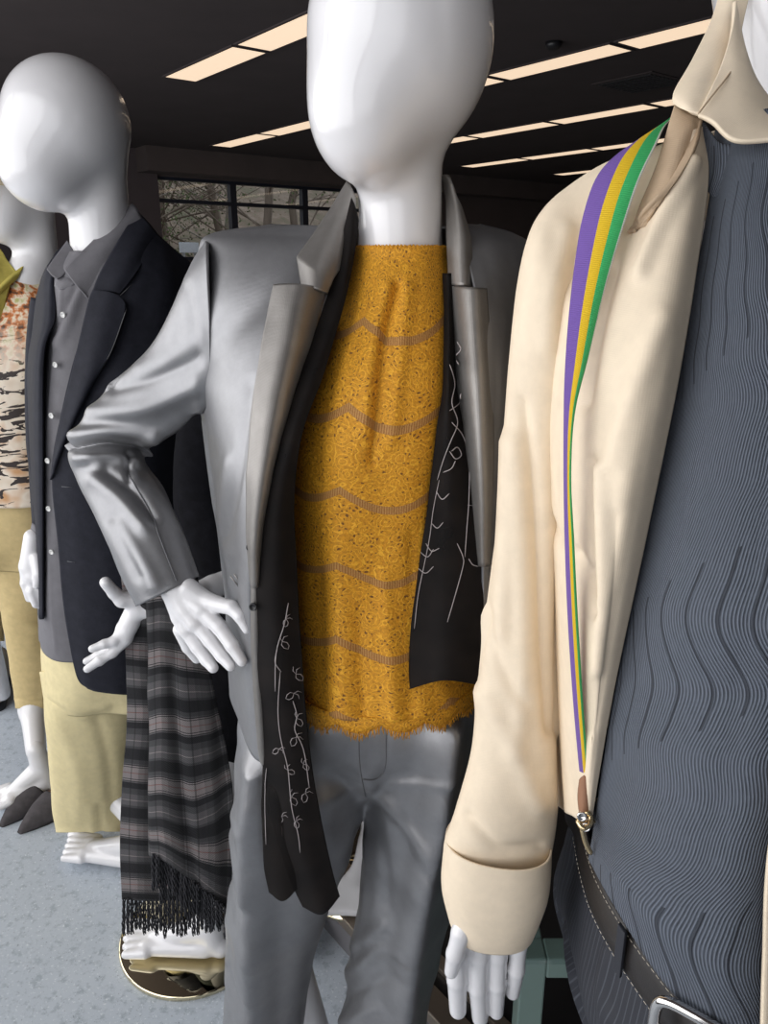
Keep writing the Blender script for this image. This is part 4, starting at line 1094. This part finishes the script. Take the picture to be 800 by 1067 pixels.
# ================================================================== left mannequin in the navy blazer
Mm = empty('mannequin', (-.66, 1.5, 0), 'white faceless mannequin in a dark navy blazer, grey shirt and pale yellow trousers', 'mannequin')
YM = 1.5
prims = [ELL(W3(70, 1.47, H + .232), (.105, .112, .105)), ELL(W3(46, 1.445, H + .172), (.078, .088, .086)), CAP(W3(100, 1.50, H + .16), W3(108, 1.51, H - .02), .052, .056),
         CAP(W3(80, 1.54, H - .07), W3(108, 1.54, H - .05), .03, .04), CAP(W3(108, 1.54, H - .05), W3(175, 1.56, H - .09), .04, .03), CAP(W3(110, 1.52, H - .1), W3(105, 1.52, H - .45), .085, .08),
         CAP(W3(105, 1.52, H - .45), W3(100, 1.52, .80), .08, .09),
         CAP(P(98, 720, 1.53), P(102, 810, 1.56), .045, .03), CAP(P(102, 810, 1.56), ankle(floor_pt(166, 902, .024), floor_pt(64, 880, .024)), .03, .026),
         CAP(P(130, 720, 1.55), P(160, 850, 1.60), .055, .04), CAP(P(160, 850, 1.60), ankle(floor_pt(225, 880, .024), floor_pt(165, 900, .024)), .03, .026)]
feet(Mm, (floor_pt(166, 902, .024), floor_pt(64, 880, .024)), (floor_pt(225, 880, .024), floor_pt(165, 900, .024)))
sdf_mesh('body', prims, .025, .008, WHITE, Mm)
lathe('base', [(0, 0), (.10, 0), (.10, .010), (.095, .014), (0, .014)], floor_pt(185, 880, .001), METAL, Mm)
prims = pc((34, 560, 1.42, 9), (31, 590, 1.41, 10.5), (34, 600, 1.405, 10)) + pc((27, 592, 1.41, 6), (26, 608, 1.40, 4.6), (30, 624, 1.395, 3.6)) + pc((33, 600, 1.405, 6), (33, 616, 1.395, 4.8), (37, 630, 1.39, 3.8)) \
    + pc((38, 598, 1.405, 6), (40, 616, 1.40, 4.8), (42, 631, 1.395, 3.8)) + pc((42, 596, 1.41, 5.5), (45, 614, 1.405, 4.4), (46, 628, 1.40, 3.6)) + pc((38, 582, 1.40, 6), (40, 598, 1.388, 5), (38, 610, 1.384, 4))
sdf_mesh('hand', prims, .004, .0022, WHITE, Mm)
mtr = shell('trousers', [
    (640, 1.46, [(50, 1.45), (75, 1.40), (110, 1.40), (145, 1.42), (165, 1.50), (150, 1.62), (105, 1.66), (60, 1.62), (45, 1.54)]),
    (700, 1.46, [(49, 1.45), (75, 1.40), (110, 1.40), (145, 1.42), (166, 1.50), (150, 1.63), (105, 1.67), (60, 1.63), (44, 1.54)]),
    (735, 1.46, [(52, 1.46), (75, 1.42), (108, 1.43), (142, 1.43), (164, 1.50), (150, 1.60), (105, 1.62), (64, 1.60), (48, 1.53)])], CREAMPANT, Mm, n=(70, 30), closed=True, creases=[([(52, 722), (80, 738), (110, 735)], 5, .006)])
tube2('trouser_leg', [(45, 700, 140, 704, 1.50, .8), (50, 740, 140, 740, 1.495, .85), (54, 790, 134, 788, 1.505, .9), (57, 830, 130, 828, 1.52, .9), (60, 858, 127, 858, 1.53, .9), (61, 867, 126, 866, 1.53, .9)], CREAMPANT, mtr, n=(60, 90), nz=[(10, .004)],
      creases=[([(100, 745), (112, 790), (118, 850)], 6, -.005), ([(60, 735), (90, 745), (115, 730)], 6, .005), ([(60, 750), (80, 800), (84, 850)], 8, .004), ([(95, 840), (96, 868)], 3, .004), ([(104, 840), (106, 868)], 3, -.004)])
tube2('trouser_leg', [(90, 705, 165, 705, 1.56, .9), (100, 760, 170, 760, 1.57, .9), (118, 820, 180, 815, 1.60, .9), (128, 860, 188, 850, 1.61, .9)], CREAMPANT, mtr, n=(60, 60), nz=[(10, .004)])
msh = shell('shirt', [
    (262, 1.42, [(72, 1.47), (80, 1.44), (95, 1.44), (115, 1.45), (140, 1.50), (135, 1.58), (105, 1.60), (75, 1.55)]),
    (290, 1.42, [(54, 1.47), (62, 1.42), (85, 1.415), (120, 1.43), (165, 1.50), (150, 1.62), (105, 1.64), (60, 1.56)]),
    (360, 1.38, [(44, 1.45), (54, 1.385), (80, 1.37), (115, 1.40), (165, 1.50), (150, 1.64), (105, 1.67), (56, 1.58)]),
    (450, 1.36, [(41, 1.44), (47, 1.37), (72, 1.355), (110, 1.38), (162, 1.49), (148, 1.63), (105, 1.66), (52, 1.57)]),
    (560, 1.37, [(38, 1.45), (48, 1.375), (72, 1.365), (110, 1.385), (160, 1.49), (146, 1.62), (104, 1.65), (46, 1.56)]),
    (650, 1.37, [(40, 1.45), (50, 1.38), (74, 1.365), (112, 1.385), (164, 1.49), (150, 1.63), (105, 1.66), (48, 1.57)]),
    (690, 1.37, [(42, 1.45), (52, 1.385), (76, 1.368), (114, 1.388), (166, 1.49), (152, 1.64), (105, 1.67), (50, 1.58)])], GREYSHIRT, Mm, n=(90, 110), closed=True, nz=[(9, .004)],
    creases=[([(64, 300), (58, 370), (50, 460), (50, 560), (58, 680)], 1.6, .0022), ([(84, 300), (72, 335), (62, 358)], 5, .006), ([(80, 300), (64, 330), (57, 350)], 3, -.005)])
patch('collar', [[(138, 212, 1.51), (143, 218, 1.50), (149, 229, 1.50)], [(112, 236, 1.475), (120, 246, 1.46), (130, 264, 1.46)], [(92, 256, 1.445), (102, 270, 1.43), (114, 290, 1.43)], [(76, 271, 1.425), (86, 290, 1.41), (98, 315, 1.408)], [(67, 281, 1.415), (78, 296, 1.402), (90, 309, 1.40)]], GREYSHIRT, msh, n=(24, 40), thick=.003)
patch('collar', [[(70, 251, 1.47), (75, 259, 1.46), (80, 268, 1.452)], [(62, 262, 1.45), (67, 270, 1.44), (73, 278, 1.43)], [(54, 273, 1.432), (59, 281, 1.422), (66, 287, 1.415)], [(49, 281, 1.42), (54, 287, 1.412), (60, 291, 1.408)]], GREYSHIRT, msh, n=(16, 24), thick=.003)
patch('collar_stand', [[(66, 282, 1.43), (74, 284, 1.425), (84, 290, 1.42)], [(60, 290, 1.42), (68, 292, 1.412), (78, 296, 1.41)], [(57, 298, 1.415), (63, 302, 1.407), (72, 300, 1.41)]], GREYSHIRT, msh, n=(12, 12), thick=.003)
for (x, y, Y) in ((66, 328, 1.388), (58, 380, 1.362), (54, 433, 1.352), (50, 480, 1.351), (51, 530, 1.352), (54, 575, 1.357)):
    button('button', P(x, y, Y - .006), .0055, BUTTON, msh, (-.35, -1, -.1))
mbl = patch('blazer', [
    [(148, 229, 1.505), (155, 236, 1.50), (163, 244, 1.505), (176, 256, 1.515), (200, 276, 1.55), (180, 262, 1.62), (140, 240, 1.60)],
    [(118, 275, 1.435), (135, 278, 1.425), (155, 282, 1.435), (182, 290, 1.47), (210, 310, 1.56), (185, 300, 1.66), (120, 290, 1.68)],
    [(98, 318, 1.395), (118, 320, 1.385), (145, 325, 1.395), (182, 335, 1.44), (212, 355, 1.56), (185, 345, 1.68), (115, 340, 1.71)],
    [(78, 372, 1.358), (102, 375, 1.345), (136, 380, 1.355), (178, 388, 1.41), (208, 400, 1.55), (180, 400, 1.68), (110, 400, 1.72)],
    [(64, 436, 1.338), (90, 438, 1.322), (126, 442, 1.335), (170, 448, 1.40), (202, 455, 1.54), (178, 460, 1.67), (108, 460, 1.71)],
    [(56, 490, 1.335), (82, 492, 1.320), (118, 495, 1.335), (165, 500, 1.40), (200, 508, 1.53), (178, 515, 1.66), (108, 515, 1.70)],
    [(60, 560, 1.338), (86, 562, 1.325), (122, 565, 1.338), (168, 568, 1.405), (202, 575, 1.53), (180, 580, 1.66), (110, 580, 1.70)],
    [(68, 640, 1.338), (92, 642, 1.325), (128, 645, 1.340), (172, 648, 1.41), (206, 655, 1.54), (184, 660, 1.68), (112, 660, 1.72)],
    [(80, 702, 1.335), (96, 708, 1.325), (132, 712, 1.340), (176, 712, 1.41), (210, 710, 1.54), (188, 715, 1.69), (114, 715, 1.73)],
    [(92, 717, 1.336), (104, 721, 1.328), (134, 724, 1.340), (176, 722, 1.41), (211, 718, 1.54), (188, 722, 1.69), (114, 722, 1.73)]], NAVY, Mm, n=(90, 130), thick=.004, nz=[(6, .004)])
patch('lapel', [[(97, 302, 1.38), (113, 304, 1.375), (124, 308, 1.378)], [(92, 316, 1.374), (111, 318, 1.366), (131, 322, 1.372)], [(80, 369, 1.342), (98, 368, 1.328), (116, 366, 1.336)], [(65, 434, 1.322), (80, 425, 1.309), (97, 398, 1.322)], [(56, 478, 1.321), (62, 470, 1.312), (72, 452, 1.316)], [(53, 500, 1.33), (55, 495, 1.322), (58, 488, 1.324)]], NAVY, mbl, n=(24, 70), thick=.004)
patch('collar', [[(143, 220, 1.51), (156, 234, 1.498), (168, 250, 1.51)], [(124, 250, 1.452), (140, 262, 1.44), (153, 268, 1.455)], [(105, 284, 1.405), (124, 288, 1.395), (141, 286, 1.41)], [(97, 303, 1.385), (116, 304, 1.382), (125, 306, 1.385), ], ], NAVY, mbl, n=(24, 40), thick=.004)
wire('lapel_seam', [onY([(166, 250), (150, 268), (142, 283), (138, 296), (125, 308)], 1.372)[3:], onY([(125, 309), (132, 322), (116, 366), (98, 397)], 1.33)[1:]], .0012, BLACK, mbl)
wire('buttonhole', [onY([(64, 507), (75, 508)], 1.316)], .0009, THREADG, mbl)
wire('buttonhole', [onY([(70, 585), (78, 586)], 1.32)], .0009, THREADG, mbl)
patch('front_panel', [[(66, 255, 1.49), (58, 264, 1.47), (49, 279, 1.46), (44, 290, 1.52)], [(56, 290, 1.435), (52, 295, 1.43), (44, 305, 1.45), (36, 320, 1.54)], [(58, 330, 1.39), (50, 335, 1.385), (42, 340, 1.41), (32, 350, 1.54)], [(46, 370, 1.36), (41, 375, 1.36), (35, 380, 1.39), (28, 390, 1.53)], [(45, 470, 1.35), (40, 470, 1.355), (35, 472, 1.39), (30, 475, 1.52)], [(45, 570, 1.365), (42, 570, 1.37), (40, 570, 1.39), (36, 572, 1.50)], [(45, 645, 1.37), (43, 645, 1.375), (42, 645, 1.39), (40, 640, 1.50)]], NAVY, mbl, n=(20, 60), thick=.004)
tube2('sleeve', [(34, 310, 60, 320, 1.54, .9), (28, 380, 56, 385, 1.52, .9), (29, 460, 56, 460, 1.48, .9), (36, 515, 54, 520, 1.44, .9), (34, 555, 52, 566, 1.43, .9)], NAVY, mbl, n=(40, 60), nz=[(12, .004)])
tube2('shirt_cuff', [(34, 545, 50, 555, 1.428, .85), (29, 570, 46, 582, 1.42, .85)], GREYSHIRT, msh, n=(30, 12))
tube2('sleeve', [(185, 290, 240, 300, 1.60, .9), (195, 380, 245, 380, 1.60, .9), (200, 480, 245, 480, 1.58, .9), (190, 560, 235, 575, 1.52, .9), (185, 610, 225, 625, 1.48, .9)], NAVY, mbl, n=(40, 60), nz=[(12, .005)])

# ================================================================== far left mannequin in the animal print blouse
Tm = empty('mannequin', (-.92, 1.85, 0), 'white mannequin in a tiger print blouse, yellow-green jacket and khaki cropped trousers at left edge', 'mannequin')
prims = [ELL(W3(8, 1.83, H + .19), (.085, .10, .12)), ELL(W3(4, 1.80, H + .11), (.058, .065, .07)), CAP(W3(34, 1.84, H + .12), W3(40, 1.85, H - .02), .044, .047), CAP(W3(28, 1.82, H - .03), W3(28, 1.83, H - .10), .045, .05),
         CAP(W3(-60, 1.87, H - .07), W3(70, 1.87, H - .06), .04, .04), CAP(W3(0, 1.87, H - .12), W3(0, 1.87, H - .45), .07, .07),
         CAP(P(22, 540, 1.87), P(33, 700, 1.87), .045, .028), CAP(P(33, 700, 1.87), P(34, 738, 1.87), .028, .031), CAP(P(34, 738, 1.87), ankle(floor_pt(62, 815, .03), floor_pt(-12, 838, .024)), .034, .026),
         CAP(P(-40, 540, 1.95), P(-16, 660, 2.0), .06, .036), CAP(P(-16, 660, 2.0), floor_pt(2, 722, .07), .036, .027)]
feet(Tm, (floor_pt(62, 815, .03), floor_pt(-12, 838, .024)), (floor_pt(2, 715, .03), floor_pt(-50, 735, .024)))
sdf_mesh('body', prims, .03, .008, WHITE, Tm)
lathe('base', [(0, 0), (.10, 0), (.10, .010), (.095, .013), (0, .013)], floor_pt(95, 782, .001), METAL, Tm)
tsh = shell('blouse', [
    (285, 1.80, [(-75, 1.83), (-30, 1.79), (8, 1.785), (20, 1.79), (60, 1.84), (40, 1.93), (-10, 1.95), (-60, 1.92)]),
    (322, 1.78, [(-80, 1.83), (-30, 1.76), (16, 1.745), (46, 1.77), (66, 1.85), (45, 1.96), (-10, 1.98), (-65, 1.95)]),
    (400, 1.76, [(-78, 1.83), (-30, 1.73), (14, 1.715), (46, 1.75), (62, 1.84), (42, 1.96), (-10, 1.98), (-62, 1.95)]),
    (470, 1.76, [(-72, 1.83), (-28, 1.75), (14, 1.73), (42, 1.76), (58, 1.84), (40, 1.95), (-8, 1.97), (-58, 1.94)]),
    (526, 1.76, [(-75, 1.83), (-28, 1.75), (14, 1.73), (44, 1.76), (60, 1.84), (42, 1.96), (-8, 1.98), (-60, 1.95)])], TIGER, Tm, n=(80, 90), closed=True, nz=[(9, .006)])
ttr = shell('trousers', [
    (515, 1.77, [(-70, 1.83), (-28, 1.765), (14, 1.75), (42, 1.78), (56, 1.84), (40, 1.95), (-8, 1.97), (-56, 1.94)]),
    (570, 1.77, [(-72, 1.83), (-28, 1.765), (10, 1.76), (42, 1.78), (58, 1.85), (42, 1.96), (-8, 1.98), (-58, 1.95)]),
    (600, 1.77, [(-70, 1.84), (-28, 1.79), (4, 1.80), (42, 1.79), (58, 1.86), (42, 1.95), (-8, 1.94), (-56, 1.95)])], KHAKI, Tm, n=(70, 30), closed=True)
tube2('trouser_leg', [(-8, 560, 55, 562, 1.86, .9), (-3, 600, 53, 602, 1.86, .9), (7, 660, 50, 662, 1.87, .9), (15, 715, 50, 718, 1.87, .9), (18, 738, 51, 738, 1.87, .9)], KHAKI, ttr, n=(50, 80), nz=[(14, .003)], creases=[([(46, 600), (44, 735)], 2, .004), ([(18, 728), (34, 731), (50, 728)], 2, -.003), ([(10, 600), (34, 612), (50, 605)], 4, -.004), ([(12, 640), (40, 655)], 4, .004)])
tube2('trouser_leg', [(-66, 560, -6, 562, 1.95, .9), (-50, 620, -2, 622, 1.97, .9), (-32, 668, 2, 668, 2.0, .9)], KHAKI, ttr, n=(40, 50), nz=[(14, .003)])
tj = patch('jacket', [[(-80, 240, 1.84), (-40, 250, 1.80), (-5, 256, 1.80), (8, 272, 1.79), (18, 284, 1.775)], [(-80, 300, 1.80), (-50, 300, 1.74), (-20, 302, 1.73), (-4, 305, 1.74), (8, 306, 1.755)], [(-80, 400, 1.78), (-56, 400, 1.72), (-34, 402, 1.70), (-20, 402, 1.71), (-12, 402, 1.725)], [(-80, 520, 1.78), (-56, 520, 1.74), (-36, 520, 1.72), (-24, 520, 1.73), (-16, 520, 1.74)]], OLIVE, Tm, n=(30, 60), thick=.003)
patch('lapel', [[(26, 276, 1.79), (22, 282, 1.775), (18, 290, 1.77)], [(10, 288, 1.76), (5, 296, 1.745), (2, 304, 1.745)], [(-8, 305, 1.735), (-12, 312, 1.725), (-14, 325, 1.73)]], OLIVE, tj, n=(14, 30), thick=.003)
patch('jacket_front', [[(47, 308, 1.775), (52, 302, 1.80), (60, 296, 1.86)], [(34, 322, 1.735), (46, 316, 1.75), (62, 310, 1.84)], [(31, 350, 1.72), (44, 350, 1.735), (62, 350, 1.83)], [(29, 410, 1.70), (40, 410, 1.72), (60, 410, 1.82)], [(36, 500, 1.72), (46, 500, 1.74), (60, 500, 1.83)]], OLIVE, tj, n=(24, 60), thick=.003)
hat = lathe('straw_hat', [(.165, -.012), (.163, -.006), (.12, .004), (.092, .014), (.090, .06), (.082, .095), (.05, .112), (0, .114)], W3(-6, 1.83, H + .165), STRAW, Tm, 56)
hat.modifiers.new('thickness', 'SOLIDIFY').thickness = .003

# ================================================================== headless mannequin in black behind, with the plaid scarf on its arm
Dm = empty('mannequin', (-.2, 1.30, 0), 'headless mannequin in black top behind the silver suit, white hand held out', 'mannequin')
prims = [CAP(W3(292, 1.30, H - .20), W3(290, 1.30, H - .5), .07, .075), CAP(P(250, 700, 1.30), P(225, 930, 1.29), .05, .038), CAP(P(225, 930, 1.29), ankle(floor_pt(240, 990, .033), floor_pt(124, 977, .033)), .034, .026),
         CAP(P(330, 700, 1.33), P(330, 900, 1.36), .05, .038), CAP(P(330, 900, 1.36), np.array([-.13, 1.38, .10]), .034, .028)]
feet(Dm, (floor_pt(240, 990, .033), floor_pt(124, 977, .033)), ((-.13, 1.41, .033), (-.2, 1.20, .033)))
sdf_mesh('body', prims, .03, .008, WHITE, Dm)
prims = pc((262, 598, 1.20, 14), (222, 611, 1.15, 12), (175, 632, 1.10, 12), (145, 634, 1.09, 12)) + pc((143, 632, 1.09, 11), (136, 648, 1.085, 10), (131, 662, 1.08, 8.5))
prims += pc((140, 625, 1.085, 10), (127, 625, 1.075, 8), (119, 618, 1.07, 6.5), (110, 607, 1.06, 6.3)) + pc((138, 640, 1.09, 9), (129, 655, 1.085, 8), (124, 664, 1.08, 6))
prims += pc((129, 658, 1.08, 7), (119, 668, 1.07, 5.2), (109, 671, 1.065, 4.8), (96, 676, 1.06, 4.2))
prims += pc((131, 666, 1.08, 7), (117, 680, 1.07, 5.4), (104, 688, 1.062, 5), (91, 697, 1.055, 4.3))
prims += pc((129, 664, 1.09, 6.5), (113, 677, 1.088, 5), (102, 683, 1.085, 4.6), (90, 689, 1.08, 4))
prims += pc((133, 662, 1.10, 6), (122, 676, 1.105, 4.6), (113, 683, 1.108, 4.2), (104, 691, 1.11, 3.7))
sdf_mesh('forearm', prims, .004, .0022, WHITE, Dm)
dj = shell('black_top', [
    (330, 1.30, [(262, 1.30), (280, 1.26), (300, 1.25), (320, 1.26), (334, 1.30), (320, 1.34), (300, 1.35), (280, 1.34)]),
    (360, 1.30, [(222, 1.30), (255, 1.22), (300, 1.19), (345, 1.22), (380, 1.30), (350, 1.38), (300, 1.41), (250, 1.38)]),
    (430, 1.28, [(200, 1.30), (240, 1.19), (295, 1.16), (350, 1.19), (388, 1.30), (350, 1.41), (295, 1.44), (235, 1.41)]),
    (560, 1.28, [(196, 1.30), (236, 1.20), (292, 1.17), (345, 1.20), (380, 1.30), (345, 1.41), (292, 1.43), (232, 1.41)]),
    (700, 1.28, [(184, 1.30), (228, 1.19), (290, 1.16), (348, 1.19), (388, 1.30), (348, 1.42), (290, 1.45), (224, 1.42)]),
    (760, 1.28, [(182, 1.30), (226, 1.19), (290, 1.16), (350, 1.19), (392, 1.30), (350, 1.43), (290, 1.46), (222, 1.43)])], DARKJ, Dm, n=(80, 90), closed=True, nz=[(7, .010)])
tube2('sleeve', [(206, 385, 300, 400, 1.27, .7), (190, 430, 260, 450, 1.26, .8), (182, 490, 240, 500, 1.25, .8), (186, 540, 240, 530, 1.24, .8), (205, 590, 250, 565, 1.22, .8), (226, 612, 262, 590, 1.21, .8)], DARKJ, dj, n=(50, 70), nz=[(10, .010)])
dtr = tube2('trousers', [(185, 730, 262, 730, 1.31, .8), (182, 800, 256, 800, 1.31, .8), (180, 870, 250, 870, 1.30, .8), (182, 935, 248, 932, 1.29, .8)], GREENPANT, Dm, n=(50, 60), nz=[(8, .010)])
tube2('trouser_leg', [(262, 740, 345, 740, 1.34, .8), (268, 820, 345, 820, 1.35, .8), (275, 900, 340, 900, 1.37, .8)], GREENPANT, dtr, n=(50, 60), nz=[(8, .010)])
lathe('mirror_base', [(0, 0), (.160, 0), (.160, .008), (.157, .010), (0, .010)], (-.405, 1.300, .001), MIRROR, Dm, 96)

ps = empty('plaid_scarf', P(180, 640, 1.1), 'grey and black plaid wool scarf with dark fringe hanging over a mannequin forearm', 'scarf')
patch('scarf_tail', [[(124, 580, 1.105), (140, 585, 1.09), (160, 590, 1.09), (190, 600, 1.10)], [(128, 618, 1.085), (146, 618, 1.074), (168, 622, 1.072), (196, 632, 1.08)], [(131, 680, 1.10), (146, 682, 1.092), (170, 684, 1.095), (195, 690, 1.10)], [(133, 740, 1.105), (150, 741, 1.098), (172, 742, 1.104), (200, 744, 1.11)],
                     [(129, 800, 1.105), (146, 802, 1.098), (170, 803, 1.104), (205, 803, 1.11)], [(125, 870, 1.105), (144, 872, 1.098), (172, 872, 1.104), (212, 872, 1.11)], [(127, 937, 1.105), (145, 938, 1.098), (175, 938, 1.104), (222, 936, 1.11)]],
      PLAID, ps, n=(50, 140), thick=.003, nz=[(12, .003)])
patch('scarf_tail', [[(150, 590, 1.10), (165, 588, 1.09), (185, 590, 1.09), (205, 600, 1.10)], [(152, 622, 1.072), (168, 620, 1.06), (190, 622, 1.06), (210, 628, 1.075)], [(155, 680, 1.080), (168, 678, 1.062), (192, 682, 1.066), (216, 686, 1.085)], [(157, 745, 1.085), (170, 742, 1.062), (196, 746, 1.068), (227, 740, 1.09)],
                     [(157, 800, 1.085), (170, 800, 1.062), (200, 806, 1.068), (238, 792, 1.09)], [(157, 850, 1.085), (172, 852, 1.062), (204, 862, 1.068), (243, 842, 1.09)], [(157, 889, 1.085), (176, 899, 1.062), (206, 922, 1.068), (240, 950, 1.09)]],
      PLAID, ps, n=(50, 140), thick=.003, nz=[(12, .003)], creases=[([(158, 620), (160, 760), (160, 890)], 4, .005), ([(178, 700), (190, 820), (205, 920)], 7, -.006), ([(215, 700), (222, 820), (228, 930)], 7, .004)])
fr = []
rf = random.Random(5)
def tassel(x, y, Y, L):
    for q in range(3):
        ph = q * 2.1; pts = []
        for j in range(7):
            f = j / 6
            pts.append(P(x + 1.5 * math.cos(ph + f * 11) + rf.uniform(-.5, .5), y + L * f, Y) + np.array([0, .0015 * math.sin(ph + f * 11), 0]))
        fr.append(pts)
for i in range(22):
    x = 129 + i * 4.3; tassel(x, 936, 1.100 + rf.uniform(-.003, .003), rf.uniform(30, 42))
for i in range(20):
    f = i / 19; x = 160 + 79 * f; y = np.interp(x, [157, 176, 206, 240], [889, 899, 922, 950]); tassel(x, y - 1, 1.066 + rf.uniform(-.004, .006), rf.uniform(30, 48) - (14 * f if f > .6 else 0))
    if i % 2 == 0: tassel(x + 2, y - 2, 1.072, rf.uniform(24, 40))
props(wire('fringe', fr, .0016, FRINGE, ps, 5, 2), kind='stuff')

# ------------------------------------------------------------------ foot form on the platform
ff = floor_pt(372, 912, .10)
e = empty('foot_form', ff, 'white ankle-high foot form on a gold mirrored disc between the silver trouser legs', 'foot form')
prims = foot_prims(ff + np.array([.05, .05, .03]), ff + np.array([-.03, -.14, .03])) + [CAP(ff + np.array([.045, .06, .1]), ff + np.array([.045, .07, .24]), .035, .048)]
sdf_mesh('foot', prims, .02, .004, WHITE, e)
lathe('disc', [(0, 0), (.13, 0), (.13, .008), (0, .01)], ff + np.array([0, 0, .001]), MIRROR, e, 64)

# ------------------------------------------------------------------ pointed grey mules on the floor
def mule(toe, heel, label):
    toe = np.array(toe, float); heel = np.array(heel, float); d = heel - toe; L = np.linalg.norm(d[:2]); d = np.array([d[0], d[1], 0]) / L; sd = np.array([-d[1], d[0], 0]); up = np.array([0, 0, 1.0])
    e = empty('pointed_mule', toe, label, 'shoe', 'pair of pointed flats')
    hw = lambda f: np.interp(f, [0, .04, .15, .3, .45, .62, .8, .93, 1], [.001, .007, .020, .034, .040, .031, .029, .025, .004])
    F_ = np.linspace(0, 1, 40); TH = np.linspace(-1, 1, 15)
    G = np.array([[toe + d * L * f + sd * hw(f) * t + up * (.007 - .002 * (1 - t * t)) for t in TH] for f in F_]); grid_mesh('insole', G, TAN, e)
    G = np.array([[toe + d * L * f + sd * (hw(f) + .003) * t + up * .001 for t in TH] for f in F_]); grid_mesh('sole', G, BLACK, e, thick=.004)
    A_ = np.linspace(0, math.pi, 24); rows = []
    for f in np.linspace(0, 1, 26):
        h = np.interp(f, [0, .1, .3, .6, 1], [.006, .014, .026, .042, .056]); ff_ = f * .5
        rows.append([toe + d * L * (ff_ * (1 - .16 * math.sin(a) * 0 + 0)) + d * L * (-.10 * f * (1 - math.sin(a)) * -1) * .9 + sd * (hw(ff_) + .004) * math.cos(a) + up * (.002 + h * math.sin(a) ** .8) for a in A_])
    grid_mesh('vamp', np.array(rows), SUEDE, e, thick=.0025)
    rows = []
    path = [(f, s_) for s_ in (1,) for f in np.linspace(.66, .985, 14)] + [(f, -1) for f in np.linspace(.985, .66, 14)]
    for z in np.linspace(.002, 1, 8):
        rows.append([toe + d * L * (f + .01 * z) + sd * s_ * (hw(f) + .003 - .004 * z) + up * (.002 + z * np.interp(f, [.66, .8, 1], [.012, .035, .048])) for f, s_ in path])
    grid_mesh('heel_counter', np.array(rows), SUEDE, e, thick=.0025)
    boxes('heel', [(tuple(toe + d * L * .9 + up * .004), .05, .045, .008, math.atan2(d[1], d[0]))], BLACK, e, .002)
mule(floor_pt(1, 862), floor_pt(66, 812), 'grey pointed mule nearest the left edge, beside the bare foot')
mule(floor_pt(20, 869), floor_pt(88, 822), 'grey pointed mule tucked against the pale yellow trouser leg')
# beige slip-on shoe at the very edge
bs = floor_pt(2, 735)
e = empty('beige_shoe', bs, 'rounded beige suede shoe at the left edge behind the khaki trouser leg', 'shoe')
d_ = np.array([.35, -.9, 0]); d_ /= np.linalg.norm(d_); o_ = bs + np.array([-.03, .03, 0])
sdf_mesh('upper', [CAP(o_ - d_ * .16 + [0, 0, .05], o_ - d_ * .02 + [0, 0, .035], .036, .034), CAP(o_ - d_ * .02 + [0, 0, .034], o_ + d_ * .05 + [0, 0, .028], .036, .026), CAP(o_ - d_ * .16 + [0, 0, .05], o_ - d_ * .15 + [0, 0, .09], .034, .035)], .02, .004, cloth('beige_suede', (.42, .37, .30), .9), e)
sdf_mesh('sole', [CAP(o_ - d_ * .16 + [0, 0, .01], o_ + d_ * .05 + [0, 0, .010], .036, .032)], .01, .005, BLACK, e).scale = (1, 1, 1)
